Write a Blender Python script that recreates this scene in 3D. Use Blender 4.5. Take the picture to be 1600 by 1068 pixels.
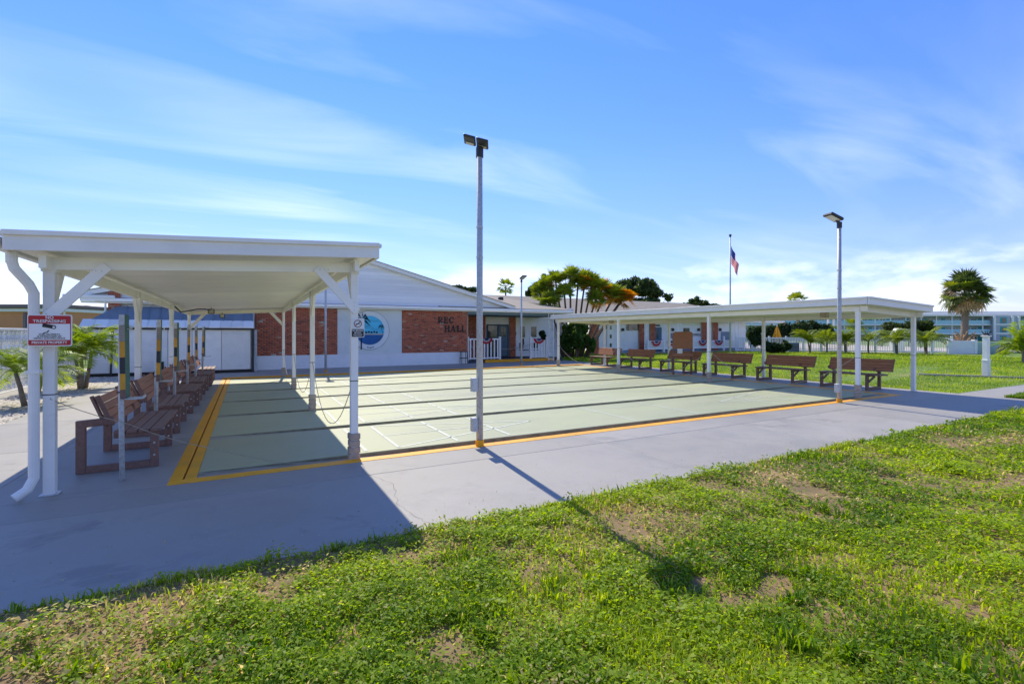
import bpy, bmesh, math, random
import numpy as np
from mathutils import Vector, Matrix, Euler
random.seed(7); RNG = np.random.default_rng(7)
for o in list(bpy.data.objects): bpy.data.objects.remove(o)
S = bpy.context.scene
COL = S.collection
PI = math.pi
# ------------------------------------------------------------------ camera
F, VH, CX, CH, YAW = 760.0, 520.5, 800.0, 1.65, math.radians(28.65)
cam = bpy.data.cameras.new('camera'); cob = bpy.data.objects.new('camera', cam); COL.objects.link(cob)
cob.location = (0, 0, CH); cob.rotation_euler = (PI/2, 0, -YAW)
cam.sensor_width = 36; cam.lens = F/1600*36; cam.shift_y = -13.5/1600; cam.clip_start = .05; cam.clip_end = 5000
S.camera = cob
# ------------------------------------------------------------------ world, sun, exposure
SUN_EL, SUN_AZ = math.radians(46.5), math.atan2(.106, 1)      # azimuth from +Y towards +X
W = bpy.data.worlds.new('World'); S.world = W; W.use_nodes = True
nt = W.node_tree; nt.nodes.clear()
def N(t, kind, **kw):
    n = t.nodes.new(kind)
    for k, v in kw.items():
        if k == 'ins':
            for a, b in v.items(): n.inputs[a].default_value = b
        else: setattr(n, k, v)
    return n
def ramp(t, stops, interp='LINEAR'):
    r = t.nodes.new('ShaderNodeValToRGB'); r.color_ramp.interpolation = interp
    e = r.color_ramp.elements
    while len(e) < len(stops): e.new(.5)
    for i, (p, c) in enumerate(stops):
        e[i].position = p; e[i].color = (c, c, c, 1) if not hasattr(c, '__len__') else (*c, 1)
    return r
out = N(nt, 'ShaderNodeOutputWorld'); bg = N(nt, 'ShaderNodeBackground', ins={'Strength': .14})
sky = N(nt, 'ShaderNodeTexSky', sky_type='NISHITA', sun_disc=False, sun_elevation=SUN_EL, sun_rotation=SUN_AZ,
        altitude=0, air_density=1.0, dust_density=.0, ozone_density=3.0)
hs = N(nt, 'ShaderNodeHueSaturation', ins={'Saturation': 1.22, 'Value': 1.0, 'Hue': .502})
tint = N(nt, 'ShaderNodeMix', data_type='RGBA', blend_type='MULTIPLY'); tint.inputs[0].default_value = 1; tint.inputs[7].default_value = (.93, .865, .97, 1)
nt.links.new(sky.outputs[0], tint.inputs[6]); nt.links.new(tint.outputs[2], hs.inputs['Color'])
tc = N(nt, 'ShaderNodeTexCoord'); sep = N(nt, 'ShaderNodeSeparateXYZ'); nt.links.new(tc.outputs['Generated'], sep.inputs[0])
def math_n(t, op, a, b=None, clamp=False):
    m = N(t, 'ShaderNodeMath', operation=op, use_clamp=clamp)
    for i, x in enumerate((a, b)):
        if x is None: continue
        if isinstance(x, (int, float)): m.inputs[i].default_value = x
        else: t.links.new(x, m.inputs[i])
    return m.outputs[0]
zc = math_n(nt, 'MAXIMUM', sep.outputs[2], .02)
zp = math_n(nt, 'ADD', zc, .12)
px = math_n(nt, 'DIVIDE', sep.outputs[0], zp); py = math_n(nt, 'DIVIDE', sep.outputs[1], zp)
cmb = N(nt, 'ShaderNodeCombineXYZ'); nt.links.new(px, cmb.inputs[0]); nt.links.new(py, cmb.inputs[1])
# high cirrus: streaks, drawn out along one direction of the sky plane
mp = N(nt, 'ShaderNodeMapping'); mp.inputs['Rotation'].default_value = (0, 0, math.radians(24)); mp.inputs['Scale'].default_value = (.42, 1.5, 1)
mp.inputs['Location'].default_value = (1.7, 4.4, 0)
nt.links.new(cmb.outputs[0], mp.inputs[0])
n1 = N(nt, 'ShaderNodeTexNoise', ins={'Scale': 1.15, 'Detail': 7, 'Roughness': .52, 'Distortion': .55}); nt.links.new(mp.outputs[0], n1.inputs['Vector'])
n2 = N(nt, 'ShaderNodeTexNoise', ins={'Scale': .55, 'Detail': 2, 'Roughness': .5}); nt.links.new(cmb.outputs[0], n2.inputs['Vector'])
r1 = ramp(nt, [(.46, 0), (.80, 1)]); nt.links.new(n1.outputs[0], r1.inputs[0])
r2 = ramp(nt, [(.38, .1), (.62, 1)]); nt.links.new(n2.outputs[0], r2.inputs[0])
cir = math_n(nt, 'MULTIPLY', r1.outputs[0], r2.outputs[0])
cir = math_n(nt, 'MULTIPLY', cir, .5)
# low cumulus bank near the horizon
mp2 = N(nt, 'ShaderNodeMapping'); mp2.inputs['Scale'].default_value = (1, 1, 2.6); mp2.inputs['Location'].default_value = (.35, 1.7, 0)
nt.links.new(tc.outputs['Generated'], mp2.inputs[0])
n3 = N(nt, 'ShaderNodeTexNoise', ins={'Scale': 3.6, 'Detail': 8, 'Roughness': .55}); nt.links.new(mp2.outputs[0], n3.inputs['Vector'])
r3 = ramp(nt, [(.47, 0), (.60, 1)]); nt.links.new(n3.outputs[0], r3.inputs[0])
band = ramp(nt, [(.0, .5), (.05, 1), (.11, .75), (.15, 0)]); nt.links.new(sep.outputs[2], band.inputs[0])
cum = math_n(nt, 'MULTIPLY', r3.outputs[0], band.outputs[0])
cum = math_n(nt, 'MULTIPLY', cum, .8)
cm = math_n(nt, 'MAXIMUM', cir, cum, True)
elev = ramp(nt, [(0, (.42, .48, .64)), (.05, (.56, .56, .66)), (.16, (.75, .67, .77)), (.3, (.85, .79, .88)), (.5, (.84, .83, .95)), (1, (.9, .9, 1))]); nt.links.new(sep.outputs[2], elev.inputs[0])
dim = N(nt, 'ShaderNodeMix', data_type='RGBA', blend_type='MULTIPLY'); dim.inputs[0].default_value = 1; nt.links.new(hs.outputs[0], dim.inputs[6]); nt.links.new(elev.outputs[0], dim.inputs[7])
mix = N(nt, 'ShaderNodeMix', data_type='RGBA'); nt.links.new(cm, mix.inputs[0]); nt.links.new(dim.outputs[2], mix.inputs[6])
mix.inputs[7].default_value = (5.9, 6.1, 6.3, 1)
nt.links.new(mix.outputs[2], bg.inputs[0]); nt.links.new(bg.outputs[0], out.inputs[0])
sl = bpy.data.lights.new('sun', 'SUN'); sl.energy = 2.75; sl.angle = math.radians(.5); sl.color = (1, .925, .76)
so = bpy.data.objects.new('sun', sl); COL.objects.link(so)
sd = Vector((math.sin(SUN_AZ)*math.cos(SUN_EL), math.cos(SUN_AZ)*math.cos(SUN_EL), math.sin(SUN_EL)))
so.rotation_euler = (-sd).to_track_quat('-Z', 'Y').to_euler(); so.location = (0, 0, 30)
S.view_settings.view_transform = 'Standard'; S.view_settings.look = 'None'; S.view_settings.exposure = .95
S.view_settings.gamma = 1; S.view_settings.use_curve_mapping = False
S.render.engine = 'CYCLES'; S.render.resolution_x = 1024; S.render.resolution_y = 683
# ------------------------------------------------------------------ surveying helpers (photo pixel + known plane -> metres)
cY, sY = math.cos(YAW), math.sin(YAW)
def camxy(u, Z):                     # ground position at sight-line u, depth Z
    x = (u-CX)/F*Z; return (x*cY+Z*sY, -x*sY+Z*cY)
def zat(v, Z): return CH-(v-VH)*Z/F
def onY(u, v, Y):
    a = (u-CX)/F; Z = Y/(cY-a*sY); return (a*Z*cY+Z*sY, zat(v, Z))
def gp(u, v):
    Z = F*CH/(v-VH); return camxy(u, Z)
# ------------------------------------------------------------------ materials
MATS = {}
def mat(name, col, rough=.6, var=.12, scale=6.0, bump=0.0, bscale=60.0, metal=0.0, spec=.4, spots=None, stretch=None, attr=False, coat=0):
    if name in MATS: return MATS[name]
    m = bpy.data.materials.new(name); m.use_nodes = True; t = m.node_tree; p = t.nodes['Principled BSDF']
    p.inputs['Roughness'].default_value = rough; p.inputs['Metallic'].default_value = metal; p.inputs['Specular IOR Level'].default_value = spec
    tc = N(t, 'ShaderNodeTexCoord'); oi = N(t, 'ShaderNodeObjectInfo')
    ad = N(t, 'ShaderNodeVectorMath', operation='ADD'); t.links.new(tc.outputs['Object'], ad.inputs[0])
    mu = N(t, 'ShaderNodeMath', operation='MULTIPLY'); mu.inputs[1].default_value = 37.0; t.links.new(oi.outputs['Random'], mu.inputs[0]); t.links.new(mu.outputs[0], ad.inputs[1])
    vec = ad.outputs[0]
    if stretch:
        mpn = N(t, 'ShaderNodeMapping'); mpn.inputs['Scale'].default_value = stretch; t.links.new(vec, mpn.inputs[0]); vec = mpn.outputs[0]
    n = N(t, 'ShaderNodeTexNoise', ins={'Scale': scale, 'Detail': 8, 'Roughness': .62}); t.links.new(vec, n.inputs['Vector'])
    c = Vector(col)
    r = ramp(t, [(.28, tuple(max(0, x*(1-var*1.6)) for x in c)), (.5, tuple(c)), (.74, tuple(min(1, x*(1+var)) for x in c))])
    t.links.new(n.outputs[0], r.inputs[0]); colout = r.outputs[0]
    if attr:
        at = N(t, 'ShaderNodeAttribute', attribute_name='Col'); mx = N(t, 'ShaderNodeMix', data_type='RGBA', blend_type='MULTIPLY'); mx.inputs[0].default_value = 1
        t.links.new(colout, mx.inputs[6]); t.links.new(at.outputs['Color'], mx.inputs[7]); colout = mx.outputs[2]
    if spots:      # (colour, scale, threshold lo, hi, amount)
        for sc_, ss, lo, hi, am in spots:
            n2 = N(t, 'ShaderNodeTexNoise', ins={'Scale': ss, 'Detail': 9, 'Roughness': .68, 'Distortion': .4}); t.links.new(vec, n2.inputs['Vector'])
            rr = ramp(t, [(lo, 0), (hi, am)]); t.links.new(n2.outputs[0], rr.inputs[0])
            mx = N(t, 'ShaderNodeMix', data_type='RGBA'); t.links.new(rr.outputs[0], mx.inputs[0]); t.links.new(colout, mx.inputs[6]); mx.inputs[7].default_value = (*sc_, 1); colout = mx.outputs[2]
    vv = N(t, 'ShaderNodeHueSaturation'); t.links.new(math_n(t, 'ADD', math_n(t, 'MULTIPLY', oi.outputs['Random'], .16), .91), vv.inputs['Value']); t.links.new(colout, vv.inputs['Color']); colout = vv.outputs[0]
    t.links.new(colout, p.inputs['Base Color'])
    rr = ramp(t, [(.3, max(0, rough-.1)), (.7, min(1, rough+.1))]); t.links.new(n.outputs[0], rr.inputs[0]); t.links.new(rr.outputs[0], p.inputs['Roughness'])
    if bump:
        nb = N(t, 'ShaderNodeTexNoise', ins={'Scale': bscale, 'Detail': 6, 'Roughness': .65}); t.links.new(vec, nb.inputs['Vector'])
        b = N(t, 'ShaderNodeBump', ins={'Strength': bump, 'Distance': .01}); t.links.new(nb.outputs[0], b.inputs['Height']); t.links.new(b.outputs[0], p.inputs['Normal'])
    MATS[name] = m; return m
def leafmat(name, tint=(1, 1, 1), trans=.4, rough=.5, attr=True, col=None):
    if name in MATS: return MATS[name]
    m = bpy.data.materials.new(name); m.use_nodes = True; t = m.node_tree; p = t.nodes['Principled BSDF']; o = t.nodes['Material Output']
    p.inputs['Roughness'].default_value = rough; p.inputs['Specular IOR Level'].default_value = .22
    if attr:
        a = N(t, 'ShaderNodeAttribute', attribute_name='Col'); src = a.outputs['Color']
        mx = N(t, 'ShaderNodeMix', data_type='RGBA', blend_type='MULTIPLY'); mx.inputs[0].default_value = 1; t.links.new(src, mx.inputs[6]); mx.inputs[7].default_value = (*tint, 1); src = mx.outputs[2]
    else:
        tc = N(t, 'ShaderNodeTexCoord'); oi = N(t, 'ShaderNodeObjectInfo')
        n = N(t, 'ShaderNodeTexNoise', ins={'Scale': 3, 'Detail': 4}); t.links.new(tc.outputs['Object'], n.inputs['Vector'])
        sm = math_n(t, 'ADD', math_n(t, 'MULTIPLY', n.outputs[0], .6), math_n(t, 'MULTIPLY', oi.outputs['Random'], .45))
        r = ramp(t, [(.2, tuple(x*.6 for x in col)), (.5, col), (.85, (col[0]*1.6, col[1]*1.3, col[2]*1.1))]); t.links.new(sm, r.inputs[0]); src = r.outputs[0]
    tr = N(t, 'ShaderNodeBsdfTranslucent'); ms = N(t, 'ShaderNodeMixShader'); ms.inputs[0].default_value = trans
    t.links.new(src, p.inputs['Base Color'])
    hsn = N(t, 'ShaderNodeHueSaturation', ins={'Saturation': 1.1, 'Value': 1.75, 'Hue': .49}); t.links.new(src, hsn.inputs['Color']); t.links.new(hsn.outputs[0], tr.inputs[0])
    t.links.new(p.outputs[0], ms.inputs[1]); t.links.new(tr.outputs[0], ms.inputs[2]); t.links.new(ms.outputs[0], o.inputs[0])
    MATS[name] = m; return m
WHITE = mat('white_paint', (.88, .86, .80), .45, .05, 3, .05, 40, spots=[((.42, .42, .38), 5, .62, .8, .35)])
WHITE2 = mat('white_trim', (.88, .86, .80), .5, .05, 3)
CEIL = mat('cream_aluminium', (.90, .88, .77), .45, .05, 2)
GALV = mat('galvanised_steel', (.52, .54, .55), .5, .2, 25, .1, 80, metal=.15)
DARK = mat('dark_metal', (.035, .037, .042), .5, .2, 12)
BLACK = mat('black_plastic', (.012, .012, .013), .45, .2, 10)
BROWN = mat('brown_recycled_plastic', (.21, .115, .088), .55, .2, 9, .25, 120, stretch=(3, .6, 3))
BROWNB = mat('red_brown_lit', (.40, .17, .085), .5, .2, 9, .25, 120, stretch=(3, .6, 3))  # bench backs: bounced orange light lifted into the colour; notice board shares it
PAVE = mat('grey_painted_concrete', (.318, .295, .256), .62, .09, 1.1, .18, 160, spots=[((.19, .185, .19), 2.2, .54, .8, .55), ((.37, .35, .32), .7, .5, .75, .5), ((.11, .105, .10), 42, .67, .75, .7), ((.17, .16, .15), .9, .60, .65, .4), ((.20, .17, .14), 6, .66, .74, .5)])
COURT = mat('green_court_paint', (.39, .405, .23), .55, .10, .8, .10, 150, stretch=(.35, 1, 1), spots=[((.44, .42, .31), .55, .5, .72, .55), ((.15, .18, .13), 1.1, .60, .78, .55), ((.22, .26, .2), 7, .62, .78, .4)])
GUTTER = mat('bare_gutter_concrete', (.36, .33, .26), .8, .2, 4, .3, 90, stretch=(.3, 1, 1), spots=[((.12, .10, .075), 3.5, .5, .7, .7)])
YELLOW = mat('yellow_line_paint', (.84, .37, .010), .55, .12, 3, .1, 120, spots=[((.36, .2, .05), 9, .6, .76, .6)])
LINEW = mat('worn_white_line', (.62, .64, .55), .6, .1, 4, spots=[((.40, .45, .34), 14, .5, .66, .9)])
SOIL = mat('lawn_soil', (.30, .19, .095), .95, .3, 2.2, .8, 70, spots=[((.12, .12, .03), 1.4, .42, .62, .6), ((.46, .31, .17), 2.6, .58, .72, .6)])
LAWNF = mat('far_lawn_turf', (.13, .21, .02), .95, .3, 1.3, .8, 40, spots=[((.19, .24, .03), .35, .48, .62, .8), ((.32, .25, .13), .22, .60, .70, .75)])
GRAVEL = mat('pebble_sand', (.50, .44, .35), .95, .2, 8, .8, 60)
PEB = mat('pebble', (.62, .57, .48), .85, .2, 5, attr=True)
TAN = mat('tan_sleeve', (.44, .36, .28), .8, .2, 12, .4, 60)
WOODP = mat('weathered_grey_post', (.30, .26, .22), .8, .2, 8)
ROPE = mat('rope', (.42, .38, .28), .9, .2, 30)
STUCCO = mat('white_stucco', (.88, .87, .84), .8, .05, 1.5, .3, 110, spots=[((.5, .53, .55), 1.0, .6, .8, .3)])
STUCCOG = mat('pale_green_stucco', (.78, .80, .74), .8, .05, 1.5, .3, 110)
MORTAR = mat('mortar', (.50, .37, .29), .95, .15, 20, .4, 80)
BRICK = mat('red_brick', (1, 1, 1), .85, .15, 30, .4, 90, attr=True)
SIDING = mat('white_siding', (.86, .86, .86), .5, .05, 1.5, stretch=(.3, 1, 1))
SHINGLE = mat('grey_beige_shingle', (.29, .25, .20), .95, .18, 3, .7, 30, spots=[((.19, .165, .135), 1.2, .5, .75, .5)], stretch=(1, 2.4, 1))
BLUEROOF = mat('slate_blue_metal', (.17, .22, .27), .4, .1, 2, metal=.2)
NAVY = mat('dark_blue_paint', (.035, .055, .085), .6, .15, 3)
GLASS = mat('dark_glass', (.03, .04, .045), .08, .2, 2, spec=.8)
GREEN = mat('green_board', (.045, .14, .10), .6, .12, 6)
AMBER = mat('yellow_board_paint', (.62, .30, .03), .55, .15, 8)
TEAL = mat('turquoise_paint', (.04, .42, .44), .6, .1, 1)
TEALW = mat('pale_turquoise', (.42, .66, .70), .7, .06, .5)
APTW = mat('apartment_wall', (.62, .70, .70), .8, .06, .3)
APTR = mat('apartment_roof', (.26, .30, .33), .8, .1, .3)
ORANGE = mat('orange_stucco', (.72, .32, .13), .85, .08, .8)
BROOF = mat('brown_roof', (.22, .17, .16), .85, .1, 1)
GREYB = mat('grey_blue_siding', (.22, .28, .37), .75, .08, .6)
RED = mat('sign_red', (.50, .012, .018), .4, .08, 8)
SIGNW = mat('sign_white', (.78, .78, .76), .35, .03, 8)
SIGNK = mat('sign_black', (.014, .013, .013), .4, .1, 8)

BARK = mat('bark', (.16, .115, .08), .9, .3, 9, .8, 30, stretch=(1, 1, .35))
BARKG = mat('palm_bark', (.24, .19, .14), .9, .3, 6, .8, 30, stretch=(1, 1, 4))
UMB = mat('orange_canvas', (.80, .36, .02), .8, .1, 3)
ROCK = mat('dark_rock', (.09, .075, .065), .9, .3, 5, .8, 20)
FRED = leafmat('flag_red', trans=.45, attr=False, col=(.50, .012, .018)); FWHITE = leafmat('flag_white', trans=.45, attr=False, col=(.42, .42, .42)); FBLUE = leafmat('flag_blue', trans=.4, attr=False, col=(.03, .045, .17))
LEAF = leafmat('leaf', (1, 1, 1), .38)
GRASS = leafmat('grass_leaf', (1.12, 1.12, 1.0), .52, .5)
FROND = leafmat('palm_frond', trans=.35, attr=False, col=(.21, .28, .03))
FRONDY = leafmat('young_frond', trans=.4, attr=False, col=(.20, .30, .03))
FRONDD = leafmat('dark_frond', trans=.25, attr=False, col=(.08, .12, .035))
FRONDG = leafmat('golden_dry_frond', trans=.45, attr=False, col=(.52, .27, .04))
FRONDT = leafmat('tan_dry_frond', trans=.3, attr=False, col=(.42, .34, .20))
# ------------------------------------------------------------------ mesh helpers
class MB:
    def __init__(s): s.v = []; s.f = []
    def add(s, vs, fs):
        b = len(s.v); s.v += [tuple(p) for p in vs]; s.f += [tuple(i+b for i in f) for f in fs]; return s
    def box(s, x0, x1, y0, y1, z0, z1, M=None):
        vs = [Vector((x, y, z)) for z in (z0, z1) for y in (y0, y1) for x in (x0, x1)]
        if M: vs = [M @ p for p in vs]
        return s.add(vs, [(0, 2, 3, 1), (4, 5, 7, 6), (0, 1, 5, 4), (2, 6, 7, 3), (0, 4, 6, 2), (1, 3, 7, 5)])
    def cbox(s, x0, x1, y0, y1, z0, z1, c=.006, M=None):       # box with chamfered edges
        C = ((x0+x1)/2, (y0+y1)/2, (z0+z1)/2); h = ((x1-x0)/2, (y1-y0)/2, (z1-z0)/2)
        bm = bmesh.new(); bmesh.ops.create_cube(bm, size=2)
        for v in bm.verts: v.co = Vector((C[i]+v.co[i]*h[i] for i in range(3)))
        bmesh.ops.bevel(bm, geom=list(bm.edges), offset=min(c, min(h)*.8), segments=1, profile=.5, affect='EDGES')
        bm.verts.index_update()
        vs = [v.co.copy() for v in bm.verts]; fs = [tuple(v.index for v in f.verts) for f in bm.faces]; bm.free()
        if M: vs = [M @ p for p in vs]
        return s.add(vs, fs)
    def bar(s, a, b, w, h, up=(0, 0, 1), c=0):                  # a beam from a to b, w across, h along up
        a, b = Vector(a), Vector(b); d = (b-a); L = d.length; d.normalize(); u = Vector(up); r = d.cross(u).normalized(); u = r.cross(d)
        M = Matrix((( d.x, r.x, u.x, a.x), (d.y, r.y, u.y, a.y), (d.z, r.z, u.z, a.z), (0, 0, 0, 1)))
        return s.cbox(0, L, -w/2, w/2, -h/2, h/2, c, M) if c else s.box(0, L, -w/2, w/2, -h/2, h/2, M)
    def tube(s, pts, rad, n=8, cap=True, sx=1.0):
        pts = [Vector(p) for p in pts]; k = len(pts)
        if not hasattr(rad, '__len__'): rad = [rad]*k
        vs = []; prev = None
        for i, p in enumerate(pts):
            t = (pts[min(i+1, k-1)]-pts[max(i-1, 0)]).normalized()
            ref = prev if prev is not None else (Vector((1, 0, 0)) if abs(t.x) < .9 else Vector((0, 1, 0)))
            a = (ref-t*ref.dot(t)).normalized(); prev = a; b = t.cross(a)
            for j in range(n):
                q = 2*PI*j/n; vs.append(p+rad[i]*(a*math.cos(q)*sx+b*math.sin(q)))
        fs = [(i*n+j, i*n+(j+1) % n, (i+1)*n+(j+1) % n, (i+1)*n+j) for i in range(k-1) for j in range(n)]
        if cap: fs += [tuple(range(n))[::-1], tuple((k-1)*n+j for j in range(n))]
        return s.add(vs, fs)
    def poly(s, pts, thick, nrm):                                # extruded outline
        n = len(pts); nrm = Vector(nrm)*thick; vs = [Vector(p) for p in pts]+[Vector(p)+nrm for p in pts]
        return s.add(vs, [tuple(range(n))[::-1], tuple(range(n, 2*n))]+[(i, (i+1) % n, (i+1) % n+n, i+n) for i in range(n)])
    def mesh(s, name):
        me = bpy.data.meshes.new(name); me.from_pydata(s.v, [], s.f); me.update(); return me
    def build(s, name, m, parent=None, loc=(0, 0, 0), smooth=False, rot=None):
        me = s.mesh(name)
        bm = bmesh.new(); bm.from_mesh(me); bmesh.ops.recalc_face_normals(bm, faces=bm.faces); bm.to_mesh(me); bm.free()
        return put(name, me, m, parent, loc, smooth, rot)
def put(name, me, m, parent=None, loc=(0, 0, 0), smooth=False, rot=None, scale=None):
    if m and not me.materials: me.materials.append(m)
    if smooth: me.polygons.foreach_set('use_smooth', [True]*len(me.polygons))
    o = bpy.data.objects.new(name, me); COL.objects.link(o); o.location = loc
    if rot is not None: o.rotation_euler = rot
    if scale is not None: o.scale = (scale,)*3 if not hasattr(scale, '__len__') else scale
    if parent: o.parent = parent
    return o
def tag(o, label=None, cat=None, group=None, kind=None):
    if label: o['label'] = label
    if cat: o['category'] = cat
    if group: o['group'] = group
    if kind: o['kind'] = kind
    return o
def empty(name, loc, label, cat, group=None, rz=0):
    o = bpy.data.objects.new(name, None); COL.objects.link(o); o.location = loc; o.rotation_euler = (0, 0, rz); o.empty_display_size = .2
    return tag(o, label, cat, group)
def copy_tree(o, parent=None):
    c = o.copy(); COL.objects.link(c); c.parent = parent
    for ch in list(o.children): copy_tree(ch, c)
    return c
def npmesh(name, V, FV, counts, cols=None):
    """V (n,3); FV flat loop vertex indices; counts per face"""
    me = bpy.data.meshes.new(name); me.vertices.add(len(V)); me.vertices.foreach_set('co', np.asarray(V, np.float32).ravel())
    FV = np.asarray(FV, np.int32); counts = np.asarray(counts, np.int32)
    me.loops.add(len(FV)); me.loops.foreach_set('vertex_index', FV)
    me.polygons.add(len(counts)); st = np.zeros(len(counts), np.int32); st[1:] = np.cumsum(counts)[:-1]
    me.polygons.foreach_set('loop_start', st); me.polygons.foreach_set('loop_total', counts)
    if cols is not None:
        a = me.color_attributes.new('Col', 'FLOAT_COLOR', 'POINT'); c4 = np.ones((len(V), 4), np.float32); c4[:, :3] = cols; a.data.foreach_set('color', c4.ravel())
    me.update(calc_edges=True); return me
def vnoise(x, y, sc, seed=0):
    r = np.random.default_rng(seed).random((256, 256)); x = np.asarray(x)*sc+97.3; y = np.asarray(y)*sc+41.7
    xi = np.floor(x).astype(int); yi = np.floor(y).astype(int); fx = x-xi; fy = y-yi; fx = fx*fx*(3-2*fx); fy = fy*fy*(3-2*fy)
    g = lambda i, j: r[(xi+i) % 256, (yi+j) % 256]
    return (g(0, 0)*(1-fx)+g(1, 0)*fx)*(1-fy)+(g(0, 1)*(1-fx)+g(1, 1)*fx)*fy
def fbm(x, y, sc, seed=0, o=3): return sum(vnoise(x, y, sc*2**i, seed+i)*.5**i for i in range(o))/sum(.5**i for i in range(o))

# ================================================================== THE SETTING
GE = 3.93                                           # where the concrete meets the front lawn
PX0, PX1, PYB = -3.9, 17.15, 24.66                  # extents of the concrete apron
CX0, CX1, CY0, CY1 = -.75, 15.45, 6.42, 20.75      # court with its yellow border
tag(MB().add([(-2500, -2500, -.2), (2500, -2500, -.2), (2500, 2500, -.2), (-2500, 2500, -.2)], [(0, 1, 2, 3)]).build('ground', LAWNF), kind='structure')
def lawn_h(x, y): return .022*(fbm(x, y, .55, 5)-.5)*2+.02*(fbm(x, y, 2.3, 9)-.5)
def sheet(name, x0, x1, y0, y1, nx, ny, m, z=0.0, amp=1.0, cut=None):
    xs = np.linspace(x0, x1, nx); ys = np.linspace(y0, y1, ny); X, Y = np.meshgrid(xs, ys); Zz = z+amp*lawn_h(X, Y)
    V = np.stack([X.ravel(), Y.ravel(), Zz.ravel()], 1); i = np.arange(nx*ny).reshape(ny, nx)
    q = np.stack([i[:-1, :-1], i[:-1, 1:], i[1:, 1:], i[1:, :-1]], -1).reshape(-1, 4)
    me = npmesh(name, V, q.ravel(), np.full(len(q), 4)); return tag(put(name, me, m, smooth=True), kind='structure')
sheet('lawn_front', -14, 42, -9, GE, 320, 90, SOIL, .0)
sheet('lawn_right', PX1, 62, 5.86, 46, 150, 130, LAWNF, -.015)
sheet('lawn_right_corner', PX1+.0, 42, GE+.004, 4.9, 70, 8, SOIL, .0, .5)
# concrete apron, cast in slabs with open joints
apron = tag(MB().box(PX0, PX1, GE, PYB+4.4, -.19, -.112).build('pavement', GUTTER), kind='structure')
def slab(x0, x1, y0, y1, z=0.0):
    g_, h_ = .003, .0012; return MB().cbox(x0+h_, x1-h_, y0+g_, y1-g_, z-.1, z, .004).build('slab', PAVE, apron)
xj = [PX0, 4.75, 7.85, 10.95, 14.1, PX1]
for a, b in zip(xj[:-1], xj[1:]):
    slab(a, b, GE, 5.78); slab(a, b, 5.78, CY0)
    slab(a, b, CY1, 22.7); slab(a, b, 22.7, PYB)
yj = [CY0, 9.2, 12.1, 15.0, 17.9, CY1]
for a, b in zip(yj[:-1], yj[1:]):
    slab(PX0, -2.3, a, b); slab(-2.3, CX0, a, b); slab(CX1, PX1, a, b)
def crack(pts, w=.004):
    mb = MB(); P = []
    for (a, b) in zip(pts[:-1], pts[1:]):
        a, b = Vector((*a, .0015)), Vector((*b, .0015)); m = 9
        P += [a.lerp(b, i/m)+Vector((random.gauss(0, .012), random.gauss(0, .012), 0)) for i in range(m)]
    vs = []; fs = []
    for i, p in enumerate(P):
        d = (P[min(i+1, len(P)-1)]-P[max(i-1, 0)]).normalized(); n_ = Vector((-d.y, d.x, 0))*w*random.uniform(.3, 1); vs += [p-n_, p+n_]
    mb.add(vs, [(2*i, 2*i+2, 2*i+3, 2*i+1) for i in range(len(P)-1)]).build('crack', CRACK, apron)
CRACK = mat('crack_filler', (.10, .098, .095), .9, .2, 8)
crack([(1.3, 6.3), (1.22, 5.9), (1.42, 5.3), (1.28, 4.6), (1.4, 4.0)], .0022); crack([(-1.7, 6.6), (-1.45, 6.55), (-1.25, 6.62)], .003); crack([(8.9, 6.3), (9.3, 5.4), (9.1, 4.7)], .002); crack([(-3.5, 7.9), (-2.6, 8.05), (-2.35, 8.0)], .002)
path = tag(MB().box(PX1, 46, 4.9, 5.86, -.19, -.112).build('path', GUTTER), kind='structure')
for k in range(16): MB().cbox(PX1+k*1.8+.004, PX1+k*1.8+1.796, 4.9, 5.86, -.1, -.004+.002*(k % 2), .004).build('slab', PAVE, path)
# shuffleboard court: six painted lanes with sunken gutters between them
X0, X1 = -.5, 15.2; LP, LW, LY = 2.27, 2.0, 6.88
court = tag(MB().box(X0+.002, X1-.002, 6.602, 20.5, -.16, -.155).build('shuffleboard_court', GUTTER), kind='structure')
def gdepth(x): t = (x-X0)/(X1-X0); return -.012-.062*min(1, max(0, (1-abs(2*t-1))*2.2))**.8
gx = np.linspace(X0, X1, 40)
def strip_y(y0, y1, name, m):
    mb = MB(); vs = []; fs = []
    for i, x in enumerate(gx): vs += [(x, y0, gdepth(x)), (x, y1, gdepth(x))]
    for i in range(39): fs.append((2*i, 2*i+2, 2*i+3, 2*i+1))
    return mb.add(vs, fs).build(name, m, court)
for k in range(7):
    strip_y(LY+k*LP-.28, min(LY+k*LP+.01, 20.6), 'gutter', GUTTER)
GWALL = mat('stained_gutter_wall', (.27, .245, .15), .9, .3, 5, .3, 60)
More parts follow.
